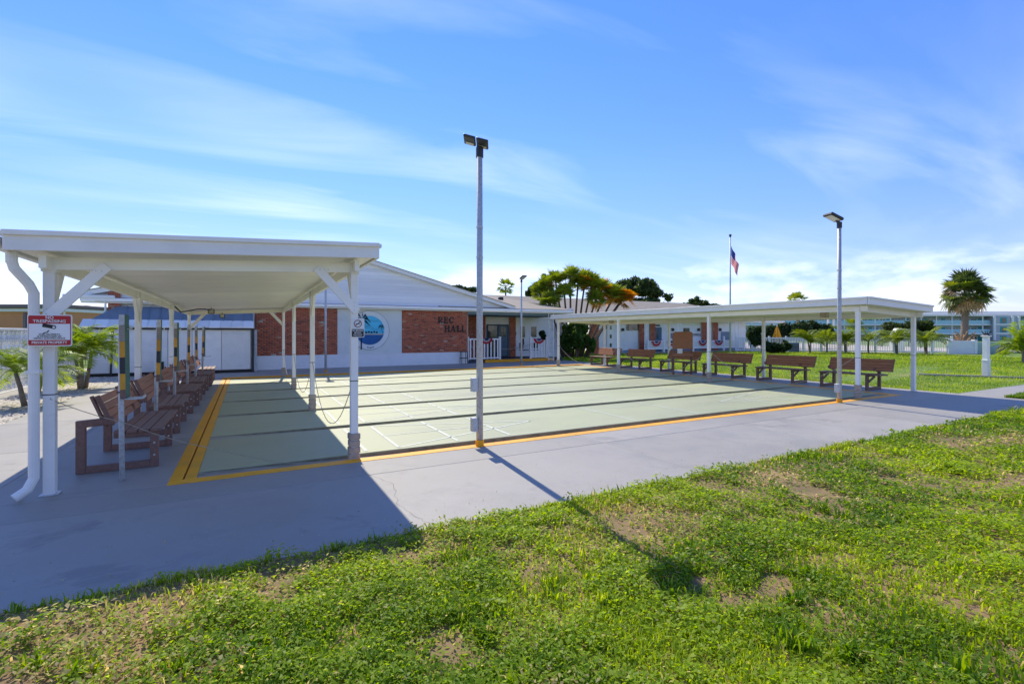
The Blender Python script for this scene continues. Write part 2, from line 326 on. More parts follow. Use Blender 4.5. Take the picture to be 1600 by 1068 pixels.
for k in range(6):
    y = LY+k*LP; ln = MB().cbox(X0, X1, y, y+LW-.0, -.15, -.002, .005).build('lane', COURT, court)
    MB().box(X0+.003, X1-.003, y-.0035, y-.0008, -.15, -.008).build('gutter_wall', GWALL, court)
    zz = .002
    def line(x0, y0, x1, y1, w=.022):
        d = Vector((x1-x0, y1-y0, 0)); n = Vector((-d.y, d.x, 0)).normalized()*w; a, b = Vector((x0, y0, zz)), Vector((x1, y1, zz))
        MB().add([a-n, b-n, b+n, a+n], [(0, 1, 2, 3)]).build('painted_line', LINEW, court)
    yc = y+LW/2; e = .09
    for sgn, xb in ((1, X0), (-1, X1)):
        for d in (1.98, 2.44, 3.36, 4.27): line(xb+sgn*d, y+e, xb+sgn*d, y+LW-e)
        line(xb+sgn*2.44, y+e, xb+sgn*5.2, yc, .02); line(xb+sgn*2.44, y+LW-e, xb+sgn*5.2, yc, .02)
        line(xb+sgn*2.44, yc, xb+sgn*4.27, yc, .016); line(xb+sgn*7.0, y+e, xb+sgn*7.0, y+LW-e, .018)
# yellow border
def stripe(x0, x1, y0, y1, z=0.0, h=.1): MB().cbox(x0, x1, y0, y1, z-h, z+.003, .004).build('yellow_stripe', YELLOW, court)
stripe(-.76, 15.45, 6.425, 6.60); stripe(-.76, -.635, 6.603, 20.48); stripe(-.615, -.502, 6.603, 20.48); stripe(15.203, 15.31, 6.603, 20.48); stripe(15.33, 15.45, 6.603, 20.48)
stripe(-.76, 15.45, 20.483, 20.745, .03, .13)

# gravel bed on the left
tag(MB().box(-8, PX0-.005, 4, 30, -.2, -.03).build('gravel_bed', GRAVEL), kind='structure')
def pebbles():
    n = 15000; x = RNG.uniform(-5.35, PX0-.02, n); y = RNG.uniform(9, 25.5, n); s = RNG.uniform(.018, .05, n)
    base = np.array([(1, 0, 0), (0, 1, 0), (-1, 0, 0), (0, -1, 0), (0, 0, .6), (.0, 0, -.6)], float)
    tri = np.array([(0, 1, 4), (1, 2, 4), (2, 3, 4), (3, 0, 4)])
    a = RNG.uniform(0, 6.28, n); V = base[None]*s[:, None, None]*RNG.uniform(.7, 1.3, (n, 6, 3)); c, s_ = np.cos(a)[:, None], np.sin(a)[:, None]
    VX = V[:, :, 0]*c-V[:, :, 1]*s_; VY = V[:, :, 0]*s_+V[:, :, 1]*c
    V = np.stack([VX+x[:, None], VY+y[:, None], V[:, :, 2]-.02+RNG.uniform(0, .02, n)[:, None]], -1)
    F_ = (tri[None]+6*np.arange(n)[:, None, None]).reshape(-1); col = np.repeat(RNG.uniform(.55, 1.2, n), 6)[:, None]*np.array([[1, .97, .92]])
    return npmesh('pebbles', V.reshape(-1, 3), F_, np.full(n*4, 3), col)
tag(put('pebbles', pebbles(), PEB), 'cream pebbles covering the bed beside the left walkway', 'gravel', kind='stuff')
MB().box(-5.9, -5.4, 6, 30, -.1, -.012).build('path', PAVE)['kind'] = 'structure'

# ------------------------------------------------------------------ grass
def turf(name, x, y, zf, sizef, leafy, label, straw, seed, m=GRASS, near=True):
    """blades and small round weed leaves; x,y arrays"""
    rg = np.random.default_rng(seed); n = len(x); isleaf = rg.random(n) < leafy
    z = zf(x, y); V = []; FI = []; CN = []; C = []; off = 0
    # colours
    hue = fbm(x, y, .9, seed+3); r = rg.random(n)
    g1 = np.array([.10, .19, .012]); g2 = np.array([.30, .385, .022]); g3 = np.array([.38, .43, .06]); st = np.array([.50, .40, .18])
    t = np.clip((hue-.34)*2.2+rg.normal(0, .25, n), 0, 1)[:, None]; col = g1*(1-t)+g2*t
    col = np.where((r < .05)[:, None], g3, col); col = np.where((rg.random(n) < straw)[:, None], st*rg.uniform(.6, 1.15, n)[:, None], col)
    # leaves
    i = np.where(isleaf)[0]; k = len(i)
    if k:
        L = sizef[i]*rg.uniform(.015, .04, k); Wd = L*rg.uniform(.36, .58, k); az = rg.uniform(0, 2*PI, k); el = rg.uniform(-.25, 1.0, k); h = rg.uniform(.004, .05, k)*np.minimum(sizef[i], 1.6)*(.15+np.clip(fbm(x[i], y[i], 3.4, 51)-.28, 0, 1)*3.0)
        d = np.stack([np.cos(az)*np.cos(el), np.sin(az)*np.cos(el), np.sin(el)], 1); sd_ = np.stack([-np.sin(az), np.cos(az), rg.uniform(-.5, .5, k)], 1)
        b = np.stack([x[i], y[i], z[i]+h], 1); mid = b+d*(L*.5)[:, None]
        P = np.stack([b, mid+sd_*(Wd*.5)[:, None]+[0, 0, .002], b+d*L[:, None]-np.array([0, 0, 1])*(L*.18)[:, None], mid-sd_*(Wd*.5)[:, None]+[0, 0, .002]], 1)
        V.append(P.reshape(-1, 3)); q = np.array([0, 1, 2, 3])[None]+4*np.arange(k)[:, None]; FI.append(q.ravel()); CN.append(np.full(k, 4)); C.append(np.repeat(col[i]*np.array([.95, 1., 1.15]), 4, 0)); off = 4*k
    i = np.where(~isleaf)[0]; k = len(i)
    if k:
        H = sizef[i]*rg.uniform(.02, .06, k)*(.6+fbm(x[i], y[i], 1.4, seed+5)); Wd = sizef[i]*rg.uniform(.0022, .0052, k); az = rg.uniform(0, 2*PI, k); ln = rg.uniform(.15, .95, k)
        d = np.stack([np.cos(az), np.sin(az), np.zeros(k)], 1); s_ = np.stack([-np.sin(az), np.cos(az), np.zeros(k)], 1)*Wd[:, None]; b = np.stack([x[i], y[i], z[i]-.004], 1); up = np.array([0, 0, 1.])
        m1 = b+up*(H*.6)[:, None]+d*(H*ln*.35)[:, None]; tp = b+up*(H*(1-.35*ln))[:, None]+d*(H*ln*1.0)[:, None]
        P = np.stack([b-s_, b+s_, m1+s_*.8, m1-s_*.8, tp], 1); V.append(P.reshape(-1, 3))
        o = off+5*np.arange(k)[:, None]; FI.append(np.concatenate([np.array([[0, 1, 2, 3]])+o, np.array([[3, 2, 4]])+o], 1).ravel()); CN.append(np.tile([4, 3], k)); C.append(np.repeat(col[i], 5, 0))
    me = npmesh(name, np.concatenate(V), np.concatenate(FI), np.concatenate(CN), np.concatenate(C))
    return tag(put(name, me, m), label, 'grass', kind='stuff')
STRAW = lambda x, y: 0.03+.36*np.clip((bare(x, y)-.60)/.12, 0, 1)
def bare(x, y): return fbm(x, y, .75, 31, 3)
# front lawn, thinning out with distance
n = 900000; rr = (np.sqrt(1.2)+(np.sqrt(17.)-np.sqrt(1.2))*RNG.random(n))**2; aa = RNG.uniform(-1.12, 1.12, n)+YAW
gx_, gy_ = rr*np.sin(aa), rr*np.cos(aa); edge = GE+.05*(fbm(gx_, gy_, 2.5, 77)-.5)+.01
patches = [(*gp(1205, 915), .26, .16), (*gp(1262, 765), .4, .22), (*gp(1100, 905), .14, .1), (*gp(860, 925), .12, .08), (*gp(120, 1000), .12, .12), (*gp(1290, 800), .4, .18), (*gp(1420, 890), .16, .12), (*gp(700, 1010), .12, .07), (*gp(1150, 940), .2, .1), (*gp(740, 1030), .08, .06)]
bd = np.min([np.hypot((gx_-a)/c, (gy_-b)/d)+.9*(fbm(gx_, gy_, 5, 88)-.5) for a, b, c, d in patches], 0)
clump = fbm(gx_, gy_, 3.4, 51, 3)
kp = (gy_ < edge) & (RNG.random(n) < np.clip(.58+3.0*(clump-.40), .42, 1)) & ~((bd < .7) & (RNG.random(n) < .8)) & ~((bare(gx_, gy_) > .69) & (RNG.random(n) < .6)) & ~((fbm(gx_, gy_, 2.6, 51) > .66) & (RNG.random(n) < .65))
gx_, gy_, rr = gx_[kp], gy_[kp], rr[kp]
lf = np.clip((fbm(gx_, gy_, .8, 21)-.24)*3.4, .25, .96)
turf('lawn_grass', gx_, gy_, lawn_h, 1+.10*np.clip(rr-2.2, 0, 12), lf, 'green weedy grass of the front lawn before the concrete', STRAW(gx_, gy_), 100)
# tufts of longer grass
tx, ty, ts = [], [], []
for k in range(170):
    r_ = 1.8+8*random.random()**1.4; a_ = YAW+random.uniform(-.95, 1.05); cx_, cy_ = r_*math.sin(a_), r_*math.cos(a_)
    if cy_ > GE-.1: continue
    m_ = random.randint(30, 90); sp = random.uniform(.03, .09); tx.append(RNG.normal(cx_, sp, m_)); ty.append(RNG.normal(cy_, sp, m_)); ts.append(np.full(m_, random.uniform(1.3, 2.3)))
for k in range(260):
    cx_ = random.uniform(-2.5, 13); m_ = random.randint(4, 22); tx.append(RNG.normal(cx_, .04, m_)); ty.append(RNG.normal(GE-.03, .02, m_)); ts.append(np.full(m_, random.uniform(.9, 1.7)))
tx, ty, ts = map(np.concatenate, (tx, ty, ts))
turf('grass_tufts', tx, ty, lawn_h, ts, np.zeros(len(tx)), 'longer tufts of grass standing in the front lawn', .06, 140)
# grass clippings and leaf bits blown onto the concrete
n = 900; x = RNG.uniform(-2.6, 15, n); y = GE+.02+RNG.exponential(.35, n)
turf('leaf_litter', x, y, lambda a, b: 0*a-.0, np.full(n, .55), np.full(n, .9), 'dry grass clippings scattered along the edge of the concrete', .75, 190)
# right-hand lawn
n = 230000; x = PX1+(46-PX1)*RNG.random(n)**1.5; y = RNG.uniform(5.9, 36, n); d_ = np.hypot(x, y)
bp = fbm(x, y, .16, 63); dirt = (np.abs(y-(9.3+.18*(x-19))) < .9*(.4+bp)) & (x > 18.2) & (x < 30)
kp = ~(dirt & (RNG.random(n) < .8)); x, y, d_ = x[kp], y[kp], d_[kp]
turf('lawn_grass', x, y, lambda a, b: lawn_h(a, b)-.015, 1.1+.045*(d_-16), np.full(len(x), .1), 'bright mown lawn behind the right-hand benches', .06, 160)
n = 26000; x = PX1+.02+(34-PX1)*RNG.random(n)**1.4; y = RNG.uniform(GE, 4.93, n); turf('lawn_grass', x, y, lambda a, b: lawn_h(a, b)*.5, np.full(n, 1.6), np.full(n, .2), 'strip of lawn right of the apron below the side path', .06, 170)
a, b = gp(1435, 586), gp(1640, 593)
tag(MB().bar((*a, .02), (*b, .02), .14, .1).build('concrete_edging', PAVE), 'thin pale concrete edging strip crossing the right lawn', 'edging')

# ================================================================== SHELTERS
def shelter(name, x_in, x_out, yr, ztop_in, ztop_out, label, mirrored):
    """x_in: inner post row (court side), x_out: outer row; roof falls outward"""
    y0, y1 = yr[0], yr[-1]; sg = 1 if x_in > x_out else -1
    root = empty(name, ((x_in+x_out)/2, (y0+y1)/2, 0), label, 'shelter', 'shelters over the court ends'); R = Vector(root.location)
    B = lambda mb, nm, m, par=None: mb.build(nm, m, par or root, -R if par is None else (0, 0, 0))
    ri, ro = x_in+sg*.24, x_out-sg*.24; ry0, ry1 = y0-.35, y1+.3
    zt = lambda x: ztop_in+(ztop_out-ztop_in)*(ri-x)/(ri-ro)
    D = .185
    # ceiling / roof panels running across
    npan = 12
    for k in range(npan):
        a = ry0+.05+(ry1-ry0-.1)*k/npan+.003; b = ry0+.05+(ry1-ry0-.1)*(k+1)/npan-.003
        mb = MB(); xa, xb = sorted((ri-sg*.04, ro+sg*.04)); mb.add([(xx, yy, zt(xx)-dz) for dz in (.165, .05) for yy in (a, b) for xx in (xa, xb)], [(0, 2, 3, 1), (4, 5, 7, 6), (0, 1, 5, 4), (2, 6, 7, 3), (0, 4, 6, 2), (1, 3, 7, 5)])
        B(mb, 'ceiling_panel', CEIL)
    mb = MB(); xa, xb = sorted((ri+sg*.012, ro-sg*.012)); mb.add([(xx, yy, zt(xx)-dz) for dz in (.04, -.003) for yy in (ry0-.012, ry1+.012) for xx in (xa, xb)], [(0, 2, 3, 1), (4, 5, 7, 6), (0, 1, 5, 4), (2, 6, 7, 3), (0, 4, 6, 2), (1, 3, 7, 5)]); B(mb, 'roof_sheet', WHITE2)
    def fas(a, b, o):                                  # fascia with a drip edge along its top
        a, b, o = Vector(a), Vector(b), Vector(o)
        mb = MB().bar(a-Vector((0, 0, D/2+.02)), b-Vector((0, 0, D/2+.02)), .03, D-.035, c=.003); f_ = B(mb, 'fascia', WHITE2)
        B(MB().bar(a+o*.022-Vector((0, 0, .022)), b+o*.022-Vector((0, 0, .022)), .05, .048, c=.004), 'drip_edge', WHITE2)
    fas((ro, ry0, zt(ro)), (ri, ry0, zt(ri)), (0, -1, 0)); fas((ro, ry1, zt(ro)), (ri, ry1, zt(ri)), (0, 1, 0))
    fas((ri, ry0+.02, zt(ri)), (ri, ry1-.02, zt(ri)), (sg, 0, 0)); fas((ro, ry0+.02, zt(ro)), (ro, ry1-.02, zt(ro)), (-sg, 0, 0))
    # beams
    zb = lambda x: zt(x)-D-.02
    for yy in (y0-.02, y1+.02): B(MB().bar((x_out-sg*.02, yy, zb(x_out)-.065), (x_in+sg*.02, yy, zb(x_in)-.065), .05, .13, c=.003), 'cross_beam', CEIL)
    for xx in (x_in, x_out): B(MB().bar((xx, y0-.22, zb(xx)-.068), (xx, y1+.2, zb(xx)-.068), .06, .13, c=.003), 'side_beam', CEIL if xx == x_in or True else WHITE)
    for xx in (x_in, x_out):
        for i, yy in enumerate(yr):
            h = zb(xx)-.13; w = .047
            p = B(MB().cbox(xx-w, xx+w, yy-w, yy+w, 0.0 if xx == x_out else -.01, h, .006), 'post', WHITE)
            B(MB().cbox(xx-w-.012, xx+w+.012, yy-w-.012, yy+w+.012, h-.02, h+.11, .004), 'post_cap', WHITE)
            if xx == x_in:
                for q in range(4): B(MB().cbox(xx-.068-.004*(q % 2), xx+.068+.004*(q % 2), yy-.068, yy+.068, -.015+q*.09, -.015+q*.09+.08, .008), 'base_sleeve', TAN)
            else: B(MB().cbox(xx-w-.03, xx+w+.03, yy-w-.02, yy+w+.02, 0, .012, .003), 'base_plate', GALV)
            B(MB().box(xx-w-.002, xx+w+.002, yy-w-.002, yy+w+.002, 1.02, 1.03), 'band', DARK)
            for s_ in () if mirrored else ((1,) if i == 0 else (-1,) if i == len(yr)-1 else (1, -1)):
                B(MB().bar((xx, yy+s_*.03, h-.42), (xx, yy+s_*.33, h+.01), .05, .085, (0, -s_, 1), c=.004), 'brace', CEIL)
            if i in (0, len(yr)-1) and not mirrored:
                s2 = 1 if xx == x_out else -1; s2 *= sg; yo = yy-.062 if i == 0 else yy+.062
                B(MB().bar((xx-s2*.03, yo, h-.52), (xx+s2*.47, yo, zb(xx+s2*.4)-.08), .028, .105, (0, 0, 1), c=.003), 'brace', WHITE)
                for q in range(3):
                    for (ax, az) in ((xx-.01, h-.5+q*.05), (xx+s2*(.33+q*.05), zb(xx)-.12)): B(MB().tube([(ax, yo-.016, az), (ax, yo-.02, az)], .006, 6), 'bolt', GALV)
    # gutter and downspout on the low side
    gxx = ro-sg*.075
    if mirrored:
        B(MB().bar((x_out+.09, y0, .0), (x_out+.09, y0, zb(x_out)-.1), .045, .05, (0, 1, 0), c=.004), 'conduit', WHITE); return root
    B(MB().bar((gxx, ry0, zt(ro)-.11), (gxx, ry1, zt(ro)-.11), .1, .11, c=.012), 'roof_gutter', WHITE2)
    X = x_out-sg*.10; yy = y0-.085
    B(MB().tube([(X-sg*.125, yy-.12, zt(ro)-.15), (X-sg*.125, yy-.12, zt(ro)-.27), (X-sg*.11, yy-.11, zt(ro)-.34), (X-sg*.03, yy-.03, zt(ro)-.48), (X, yy, zt(ro)-.57), (X, yy, zt(ro)-.75), (X, yy, .3), (X, yy-.0, .2), (X-sg*.04, yy-.03, .1), (X-sg*.12, yy-.08, .04)], .046, 12, sx=.95), 'downspout', WHITE)
    for q in range(7): B(MB().tube([(X-sg*.125, yy-.12, zt(ro)-.18-q*.017), (X-sg*.125, yy-.12, zt(ro)-.186-q*.017)], .049, 12, sx=.95), 'downspout_rib', WHITE)
    for zz in (1.25,): B(MB().box(X-.05, X+.05, yy-.05, yy+.05, zz, zz+.03), 'downspout_strap', WHITE)
    return root
YR = (6.65, 11.27, 15.89, 20.5)
shelter('shelter', 1.25, -1.765, YR, 2.80, 2.62, 'white flat-roofed shelter at the left end of the court', False)
shelter('shelter', 13.74, 16.68, (6.68, 11.25, 15.8, 20.3), 2.56, 2.43, 'white flat-roofed shelter at the right end of the court', True)

# ================================================================== BENCHES
def make_bench():
    r = empty('bench', (0, 0, 0), '', 'bench', 'brown slatted benches along the court')
    Ln = 1.68                                    # local: X from 0 (front) to -.76 (rear), Y along
    for y in (.06, 1.32):
        for nm, x0, x1, z0, z1 in (('leg', -.79, -.70, 0, .62), ('leg', -.085, 0, .0, .425)):
            MB().cbox(x0, x1, y-.035, y+.035, z0, z1, .006).build(nm, BROWN, r)
        MB().cbox(-.70, -.085, y-.034, y+.034, 0, .085, .006).build('foot_rail', BROWN, r)
        MB().bar((-.79, y, .578), (-.44, y, .60), .066, .085, c=.006).build('arm_rail', BROWN, r)
        MB().bar((-.52, y+.045, .52), (-.66, y+.045, .90), .03, .07, (0, 1, 0), c=.004).build('back_bracket', BROWN, r)
        MB().bar((-.05, y+.035, .24), (-.05, y+.19, .42), .05, .05, (0, 1, 1), c=.004).build('brace', BROWN, r)
        MB().bar((-.44, y, .412), (.0, y, .412), .06, .05, c=.004).build('seat_bearer', BROWN, r)
        for z in (.15, .3): MB().tube([(-.04, y-.036, z), (-.04, y-.042, z)], .012, 8).build('bolt', GALV, r)
    for k in range(4):
        x = -.38+k*.118; MB().cbox(x-.055, x+.055, .0, Ln, .438, .476, .006).build('seat_slat', BROWN, r)
    sl_ = Vector((-.135, 0, .345)).normalized(); nr = Vector((sl_.z, 0, -sl_.x))
    for k in range(4):
        c = Vector((-.475, 0, .585))+sl_*(k*.095)
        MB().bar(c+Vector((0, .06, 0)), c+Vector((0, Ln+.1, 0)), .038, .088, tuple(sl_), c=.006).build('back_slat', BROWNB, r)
    for y in (.065, Ln+.095): MB().bar(Vector((-.475, y-.003, .585))-sl_*.05, Vector((-.475, y-.003, .585))+sl_*.345, .014, .052, tuple(nr), c=.003).build('end_cap', BROWN, r)
    for q, (k, y) in enumerate(((0, .3), (0, .5))): pass
    return r
proto = make_bench()
ords = ['nearest', 'second', 'third', 'fourth', 'fifth', 'farthest']
for k in range(6):
    o = proto if k == 0 else copy_tree(proto)
    o.location = (-.96, 7.39+k*2.27, 0); o['label'] = f'brown slatted bench under left shelter, {ords[k]} from the front lawn'
    o.rotation_euler.z = math.radians((0, 1.2, -.8, .5, -1, .6)[k])
ry = [8.75, 10.95, 13.2, 15.5, 18.05, 20.35]
for k in range(6):
    o = copy_tree(proto); o.location = (15.72+.05*(k % 2), ry[k], 0); o.rotation_euler.z = PI+math.radians((.5, -1, .8, -.6, 1, 0)[k])
    o['label'] = f'brown slatted bench under right shelter, {ords[k]} from the front lawn'
# ------------------------------------------------------------------ score posts between the left benches
def make_score():
    r = empty('score_post', (0, 0, 0), '', 'score post', 'banded score posts beside the left benches')
    MB().tube([(0, 0, 0), (0, 0, 1.0), (.012, .0, 1.82)], .026, 12).build('pole', GALV, r, smooth=True)
    MB().cbox(.03, .046, -.03, .2, .92, 1.86, .003).build('board', GREEN, r)
    zs = [.92, 1.02, 1.2, 1.38, 1.56, 1.74, 1.86]; ms = [DARK, AMBER, DARK, AMBER, WOODP, WOODP]
    ms = [BROWN, AMBER, DARK, AMBER, WOODP, GALV]
    for a, b, m in zip(zs[:-1], zs[1:], ms): MB().cbox(-.002, .046, -.052, -.031, a+.001, b-.001, .003).build('painted_band', m, r)
    for q in range(4): MB().tube([(.05, .05+q*.045, 1.70), (.075, .05+q*.045, 1.70), (.078, .05+q*.045, 1.74)], .004, 6).build('hook', WHITE2, r)
    MB().cbox(.03, .2, -.03, .16, .905, .918, .003).build('tray', GALV, r); MB().cbox(.195, .203, -.03, .16, .905, .94, .002).build('tray_lip', GALV, r)
    MB().box(-.035, .035, -.035, .035, .985, 1.0).build('clamp', DARK, r)
    return r
sp = make_score()
for k in range(6):
    o = sp if k == 0 else copy_tree(sp)
    o.location = (-1.22, 6.88+k*2.27, 0); o.rotation_euler = (0, math.radians((-.6, .8, 0, .5, -.5, .3)[k]), math.radians(random.uniform(-4, 4)))
    o['label'] = f'yellow and dark banded score post with green board, {ords[k]} from the front lawn'
# ------------------------------------------------------------------ signs
def text_mesh(txt, size, bold=.0, ext=.001):
    c = bpy.data.curves.new('lettering', 'FONT'); c.body = txt; c.size = size; c.align_x = 'CENTER'; c.align_y = 'CENTER'; c.offset = bold; c.extrude = ext; c.resolution_u = 3
    o = bpy.data.objects.new('tmp', c); COL.objects.link(o); dg = bpy.context.evaluated_depsgraph_get()
    me = bpy.data.meshes.new_from_object(o.evaluated_get(dg)); bpy.data.objects.remove(o); me.materials.clear(); return me
def lettering(txt, size, m, parent, x, z, y, width=None, bold=.0, name='lettering'):
    me = text_mesh(txt, size, bold); co = np.empty(len(me.vertices)*3); me.vertices.foreach_get('co', co); co = co.reshape(-1, 3)
    sx = width/(co[:, 0].max()-co[:, 0].min()) if width else 1
    return put(name, me, m, parent, (x, y, z), rot=(PI/2, 0, 0), scale=(sx, 1, 1))
def rrect(w, h, r, y, n=5):
    pts = []
    for cx_, cz_, a0 in ((w/2-r, h/2-r, 0), (-w/2+r, h/2-r, 90), (-w/2+r, -h/2+r, 180), (w/2-r, -h/2+r, 270)):
        for i in range(n+1): a = math.radians(a0+90*i/n); pts.append((cx_+r*math.cos(a), y, cz_+r*math.sin(a)))
    return pts
tp = onY(78, 516, 6.47)
s1 = empty('warning_sign', (tp[0], 6.47, tp[1]), 'red and white no trespassing sign on the left front post', 'sign', rz=-YAW*.3)
MB().poly(rrect(.355, .315, .018, 0), .006, (0, 1, 0)).build('plate', SIGNW, s1)
MB().poly(rrect(.335, .295, .012, -.0035), .0025, (0, 1, 0)).build('red_panel', RED, s1)
MB().box(-.163, .163, -.0065, -.0042, -.095, .066).build('white_panel', SIGNW, s1)
lettering('NO', .046, SIGNW, s1, 0, .127, -.0065, .062, .0008); lettering('TRESPASSING', .041, SIGNW, s1, 0, .0905, -.0065, .26, .0008)
lettering('PRIVATE PROPERTY', .036, SIGNW, s1, 0, -.121, -.0065, .28, .0007)
for i, (tx_, w_) in enumerate((('THIS PROPERTY', .17), ('IS MONITORED BY', .19), ('VIDEO SURVEILLANCE', .25))): lettering(tx_, .022, SIGNK, s1, 0, -.04-.0195*i, -.0085, w_)
cm_ = Matrix.Translation((-.01, -.0085, .025)) @ Matrix.Rotation(math.radians(12), 4, 'Y')
cam_pic = MB().box(-.05, .03, -.001, .001, -.0, .032, cm_).box(-.052, .052, -.001, .0012, .028, .036, cm_); cam_pic.bar((-.005, -.0085, .0), (-.018, -.0085, -.018), .002, .009, (1, 0, 1)); cam_pic.bar((-.016, -.0085, -.016), (-.05, -.0085, -.028), .002, .008, (0, 0, 1)); cam_pic.build('camera_pictogram', SIGNK, s1)
MB().tube([(.034, -.0082, .032), (.034, -.0092, .032)], .018, 16).build('camera_lens', SIGNK, s1); MB().tube([(.034, -.0094, .032), (.034, -.0098, .032)], .011, 16).build('camera_lens_highlight', SIGNW, s1)
tp = onY(559, 512, 6.58)
s2 = empty('no_smoking_sign', (tp[0], 6.575, tp[1]), 'small white and black no smoking sign on right front post of the left shelter', 'sign', rz=-YAW*.6)
MB().poly(rrect(.165, .25, .014, 0), .005, (0, 1, 0)).build('plate', SIGNW, s2)
MB().poly([(x, y-.0025, z-.066) for x, y, z in rrect(.15, .10, .01, 0)], .002, (0, 1, 0)).build('black_panel', SIGNK, s2)
for i, (t_, w_) in enumerate((('NO SMOKING', .135), ('BEYOND', .085), ('THIS POINT', .115))): lettering(t_, .029, SIGNW, s2, 0, -.036-.030*i, -.0045, w_, .0006)
ring = MB(); 
for i in range(28):
    a, b = 2*PI*i/28, 2*PI*(i+1)/28; ring.add([(r_*math.cos(t_), -.0025, .055+r_*math.sin(t_)) for t_ in (a, b) for r_ in (.041, .05)], [(0, 1, 3, 2)])
ring.bar((-.031, -.0022, .024), (.031, -.0022, .086), .001, .008, (0, 0, 1)); ring.build('prohibition_ring', mat('dark_maroon', (.12, .03, .03), .5, .1, 5), s2)
ci = MB().box(-.03, .018, -.0012, -.001, .046, .055); ci.box(.021, .028, -.0012, -.001, .046, .055); ci.bar((.02, -.0011, .06), (.03, -.0011, .075), .0004, .005, (0, 0, 1)); ci.build('cigarette_pictogram', SIGNK, s2)
# ------------------------------------------------------------------ ropes
def rope(pts, label, r=.006, m=ROPE):
    return tag(MB().tube(pts, r, 6).build('rope', m, smooth=True), label, 'rope', 'ropes strung between the posts')
def sag(a, b, d, n=14): a, b = Vector(a), Vector(b); return [a.lerp(b, i/n)-Vector((0, 0, d*(1-(2*i/n-1)**2))) for i in range(n+1)]
rope([(-1.75, 6.62, 1.03)]+sag((-1.75, 6.60, .98), (-1.2, 6.83, .66), .02, 5)+[(-.9, 6.8, .50), (-.6, 6.78, .37), (-.3, 6.75, .27), (0, 6.72, .16), (.3, 6.7, .06), (.55, 6.72, .008), (.8, 6.66, .008)], 'thin rope running from the left front post down to the yellow border', .004)
for i, (d, e) in enumerate(((.93, 'nearest'), (.9, 'middle'), (.85, 'farthest'))):
    rope(sag((1.25, YR[i]+.05, 1.03), (1.25, YR[i+1]-.05, 1.03), d*.98), f'sagging rope along the left shelter court side, {e} span', .006)
    yb = (6.68, 11.25, 15.8, 20.3)
    rope(sag((13.74, yb[i]+.05, 1.05), (13.74, yb[i+1]-.05, 1.05), d*.97), f'sagging rope along the right shelter court side, {e} span', .007)
# ------------------------------------------------------------------ light poles
def light_pole(x, y, h, label, heads, rz, boxes=()):
    r = empty('light_pole', (x, y, 0), label, 'light pole', 'light poles round the court', rz)
    MB().tube([(0, 0, 0), (0, 0, h-.1)], [.05, .042], 14).build('pole', GALV, r, smooth=True)
    MB().tube([(0, 0, 0), (0, 0, .09)], .062, 12).build('base_collar', YELLOW, r)
    MB().tube([(0, 0, h-.2), (0, 0, h-.06)], .055, 12).build('head_collar', DARK, r)
    for z in (h*.72, h*.62): MB().tube([(0, 0, z), (0, 0, z+.03)], .05, 12).build('clamp', GALV, r)
    if heads == 'twin':
        for x0 in (-.235, -.045):
            M = Matrix.Translation((0, 0, h-.03)) @ Matrix.Rotation(-YAW, 4, 'Z') @ Matrix.Rotation(math.radians(15), 4, 'Y') @ Matrix.Rotation(math.radians(-6), 4, 'X')
            MB().cbox(x0, x0+.175, -.21, .04, -.012, .025, .01, M).build('lamp_head', DARK, r); MB().box(x0+.03, x0+.15, -.19, -.08, .026, .029, M).build('solar_panel', GLASS, r)
            MB().box(x0+.03, x0+.15, -.05, .025, -.017, -.013, M).build('lamp_lens', mat('lamp_lens', (.5, .5, .42), .3, .1, 4), r)
        MB().bar((0, 0, h-.12), (0, 0, h-.02), .07, .07, (0, 1, 0)).build('bracket', DARK, r); heads = ()
    for (dx, ang) in heads:
        M = Matrix.Translation((dx*.02, 0, h-.02)) @ Matrix.Rotation(ang, 4, 'Z') @ Matrix.Rotation(math.radians(-20), 4, 'Y')
        hd = MB().cbox(.0, .38, -.13, .13, -.03, .03, .015, M).build('lamp_head', DARK, r)
        MB().box(.05, .34, -.10, .10, -.036, -.031, M).build('lamp_lens', mat('lamp_lens', (.5, .5, .42), .3, .1, 4), r)
        MB().box(.02, .36, -.12, .12, .031, .036, M).build('solar_panel', GLASS, r)
        MB().bar((0, 0, h-.1), tuple(M @ Vector((.08, 0, -.02))), .05, .05).build('bracket', DARK, r)
    for z in boxes: MB().cbox(-.13, -.05, -.05, .05, z, z+.2, .006).build('socket_box', GALV, r)
    return r
light_pole(3.01, 6.50, 4.43, 'tall grey light pole with twin lamp heads at near court edge', 'twin', 0, (.22, .80))
light_pole(12.42, 6.44, 4.36, 'grey light pole with single lamp head near the right shelter', ((0, math.radians(165)),), 0, (.25,))
light_pole(2.97, 22.0, 4.4, 'thin grey light pole in front of the brick wall left of the round emblem', ((0, math.radians(-90)),), 0)
light_pole(12.58, 22.0, 4.5, 'thin grey light pole before the hall entrance gates', ((0, math.radians(-90)),), 0)

